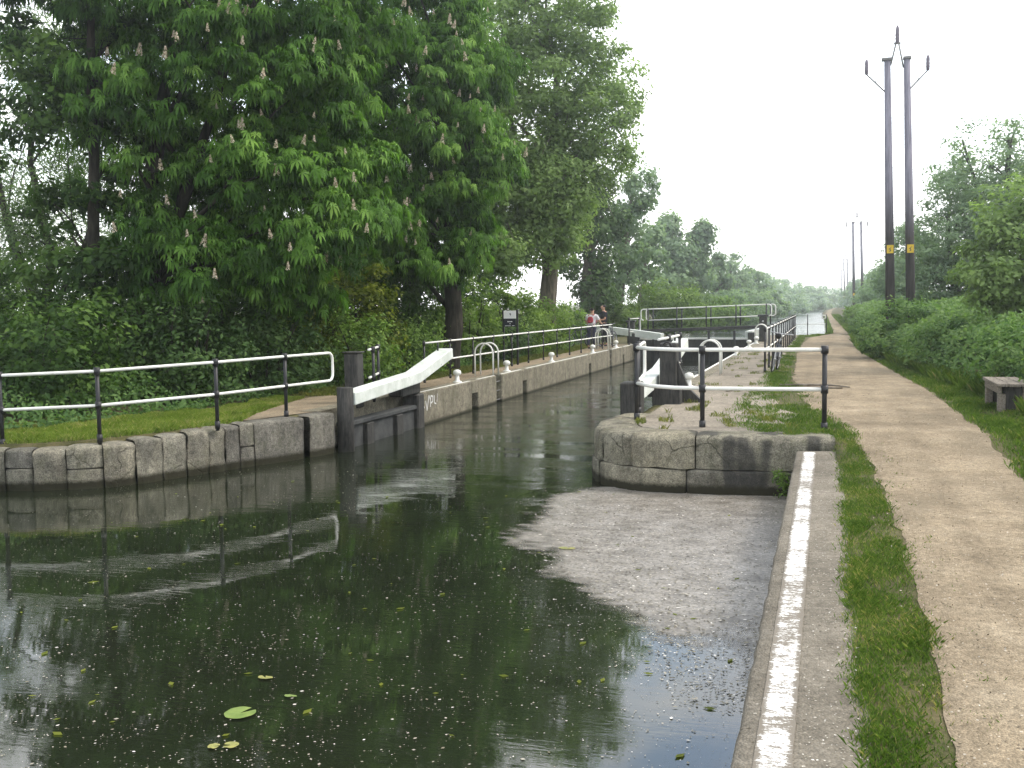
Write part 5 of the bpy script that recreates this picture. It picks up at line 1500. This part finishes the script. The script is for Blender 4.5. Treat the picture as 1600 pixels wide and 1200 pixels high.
scum_sheet()
def wet(x, y):
    if x > -.4 or (y > 14 and x > -3.4): return 0
    if x < interp(y, WEST_EDGE) + .4: return 0
    d_ = abs(x - scum_x(y)) if 7 < y < 14.3 else 3
    v = mnoise.noise(Vector((x * .7, y * .5, 50))) + .4 * mnoise.noise(Vector((x * 2, y * 2, 51)))
    ln = mnoise.noise(Vector((x * 1.1 + y * .35, y * 2.6, 90)))
    return min(1, .26 + .5 * max(0, v) + .5 * max(0, ln - .05) + .6 * max(0, 1 - d_ / .7))
p = sample(48000, 3.2, 16, [(3.2, -5.2), (8, -8), (12, -10.5), (16, -9)], [(3.2, -.4), (16, -.4)], wet, 1.5)
bits('floating_debris', 'tiny pale blossom and dust specks floating on the dark water', p, lambda a, b: 0, rng.uniform(.005, .015, len(p)) * rng.choice([.7, 1.1, 1.9], len(p), p=[.55, .35, .1]), 'debris', np.clip(rng.normal(.52, .24, len(p)), 0, 1), 'debris', .006)
p = sample(6500, 6.5, 14.2, [(6.5, -.9), (8, -1.4), (10, -2.7), (12, -3.4), (14.2, -3.3)], [(6.5, -.4), (14.2, -.4)], None, .8)
bits('floating_debris', 'dark twigs and bits caught in the scum', p, lambda a, b: 0, rng.uniform(.008, .04, len(p)), 'debris', np.clip(rng.exponential(.35, len(p)), 0, 1), 'debris', .010, False, .4)
p = sample(120, 3.6, 14, [(3.6, -4.9), (8, -7.5), (12, -9.5), (14, -8.5)], [(3.6, -.5), (14, -.5)], None, 1.3)
bits('fallen_leaves', 'small yellow-green leaves floating on the dark water', p, lambda a, b: 0, rng.uniform(.04, .085, len(p)), 'yellowish', rng.uniform(.5, 1, len(p)), 'leaves', .008, False, .5)

def lily(x, y, r_, rot, label, mat='pad', squash=1.0):
    n = 28; V = [(x, y, .009)]; F = []
    for k in range(n + 1):
        a = rot + R(14) + (2 * math.pi - R(28)) * k / n
        rr = r_ * (1 + .06 * mnoise.noise(Vector((math.cos(a) * 2 + x, math.sin(a) * 2, y))))
        V.append((x + rr * math.cos(a), y + rr * squash * math.sin(a), .012 + .004 * mnoise.noise(Vector((a * 2, x, y)))))
    for k in range(n): F.append((0, k + 1, k + 2))
    tag(mesh_object('lily_pad', V, F, M[mat], origin=(x, y, 0)), label, 'lily pad', 'lily pads on the near water')
lily(-3.53, 5.72, .098, R(60), 'largest round green lily pad on the near dark water')
lily(-3.32, 5.27, .045, R(200), 'small yellow-green lily pad in front of the largest one', 'leaf_yellow')
lily(-3.41, 5.23, .035, R(20), 'smallest lily pad, left of the small yellow-green one', 'leaf_yellow')
lily(-3.70, 6.33, .055, R(120), 'narrow lily pad behind the largest one', 'leaf_yellow', .6)
lily(-3.36, 6.06, .045, R(300), 'narrow lily pad behind and right of the largest one', 'pad', .5)
lily(-2.59, 10.58, .09, R(80), 'yellow pad lying in the grey scum', 'leaf_yellow', .6)
lily(-11.25, 11.75, .2, R(80), 'pale pad beside the weedy left end of the stone wall', 'pad', .6)

# sticks lying on the lock side
for lb, pts in [('long pale dead branch lying on the grass beyond the near railing', [(-.95, 22.9, 0), (-.4, 22.7, .03), (.1, 22.75, .02), (.45, 22.5, 0)]),
                ('shorter dead branch lying just in front of the long one', [(-.7, 22.2, 0), (-.2, 22.05, .02), (.3, 22.15, .01)]),
                ('small stick lying on the bare lock paving', [(-1.9, 21.2, 0), (-1.75, 21.6, .02), (-1.6, 21.8, .01)])]:
    m = MB(); m.tube([(x, y, east_z(x, y) + .03 + z) for x, y, z in pts], [.028, .024, .02, .012][:len(pts)], 6)
    m.tube([(pts[1][0], pts[1][1], east_z(*pts[1][:2]) + .04), (pts[1][0] + .2, pts[1][1] + .12, east_z(*pts[1][:2]) + .05)], [.014, .006], 5)
    tag(m.build('branch', M['stick'], None, True, origin=(pts[0][0], pts[0][1], .8)), lb, 'branch', 'dead branches on the ground')

# damp summer haze: a real scattering volume filling the valley
hm = bpy.data.materials.new('valley_haze'); hm.use_nodes = True
hn_ = hm.node_tree
for n_ in list(hn_.nodes): hn_.nodes.remove(n_)
ho = hn_.nodes.new('ShaderNodeOutputMaterial'); hv = hn_.nodes.new('ShaderNodeVolumeScatter')
hv.inputs['Color'].default_value = (.93, .97, 1, 1); hv.inputs['Density'].default_value = HAZE; hv.inputs['Anisotropy'].default_value = .8
L(hn_, hv.outputs[0], ho.inputs['Volume'])
m = MB(); m.box(-120, 120, -30, 420, -2.5, 40)
tag(m.build('haze', hm), kind='structure')

# ------------------------------------------------------------------ world, sun, camera
SUN_EL, SUN_AZ = R(52), R(70)          # azimuth clockwise from +Y (north): sun to the right
w = bpy.data.worlds.new('World'); sc.world = w; w.use_nodes = True
nt = w.node_tree
for n_ in list(nt.nodes): nt.nodes.remove(n_)
wo = nt.nodes.new('ShaderNodeOutputWorld'); bg = nt.nodes.new('ShaderNodeBackground'); bg.inputs['Strength'].default_value = .1
sky = nt.nodes.new('ShaderNodeTexSky'); sky.sky_type = 'NISHITA'; sky.sun_disc = False
sky.sun_elevation = SUN_EL; sky.sun_rotation = SUN_AZ; sky.dust_density = 2.0; sky.air_density = 1.0
tc = nt.nodes.new('ShaderNodeTexCoord')
mp = nt.nodes.new('ShaderNodeMapping'); mp.inputs['Scale'].default_value = (1.6, 1.6, 3.6); L(nt, tc.outputs['Generated'], mp.inputs['Vector'])
cn = N(nt, 'ShaderNodeTexNoise', Scale=1.7, Detail=6, Roughness=.55); L(nt, mp.outputs['Vector'], cn.inputs['Vector'])
sx = nt.nodes.new('ShaderNodeSeparateXYZ'); L(nt, tc.outputs['Generated'], sx.inputs[0])
cm = ramp(nt, cn.outputs['Fac'], [(.40, 0.0), (.54, 1.0)]).outputs[0]
hz = mapr(nt, sx.outputs[2], .02, .40, 1.0, 0.0)
cov = math_(nt, 'MAXIMUM', cm, hz)
blue = mix(nt, 1.0, sky.outputs[0], (5.2, 4.9, 4.4), 'MULTIPLY')
cl_ = mix(nt, cov, blue, (21, 21.2, 21.5))
L(nt, cl_, bg.inputs['Color']); L(nt, bg.outputs[0], wo.inputs['Surface'])

sd = bpy.data.lights.new('sun', 'SUN'); sd.energy = 2.2; sd.angle = R(14); sd.color = (1.0, .95, .87)
so = bpy.data.objects.new('sun', sd); col.objects.link(so)
so.rotation_euler = (math.pi / 2 - SUN_EL, 0, -SUN_AZ + math.pi)
dirv = Vector((math.sin(SUN_AZ) * math.cos(SUN_EL), math.cos(SUN_AZ) * math.cos(SUN_EL), math.sin(SUN_EL)))
so.rotation_euler = dirv.to_track_quat('Z', 'Y').to_euler()

cd = bpy.data.cameras.new('camera'); cam = bpy.data.objects.new('camera', cd); col.objects.link(cam)
cd.sensor_width = 36; cd.lens = 36 * 1650 / 1600; cd.clip_start = .1; cd.clip_end = 3000
cam.matrix_world = Matrix.Translation((0, 0, 2.55)) @ Matrix.Rotation(R(16.648), 4, 'Z') @ Matrix.Rotation(R(90 - 4.267), 4, 'X') @ Matrix.Rotation(R(-.8), 4, 'Z')
sc.camera = cam

sc.view_settings.view_transform = 'Standard'; sc.view_settings.look = 'None'; sc.view_settings.exposure = 0; sc.view_settings.gamma = 1
sc.render.engine = 'CYCLES'
cy = sc.cycles
cy.max_bounces = 6; cy.diffuse_bounces = 3; cy.glossy_bounces = 3; cy.transmission_bounces = 4; cy.transparent_max_bounces = 6; cy.volume_bounces = 1
cy.caustics_reflective = False; cy.caustics_refractive = False
cy.sample_clamp_indirect = 4
cy.use_denoising = True
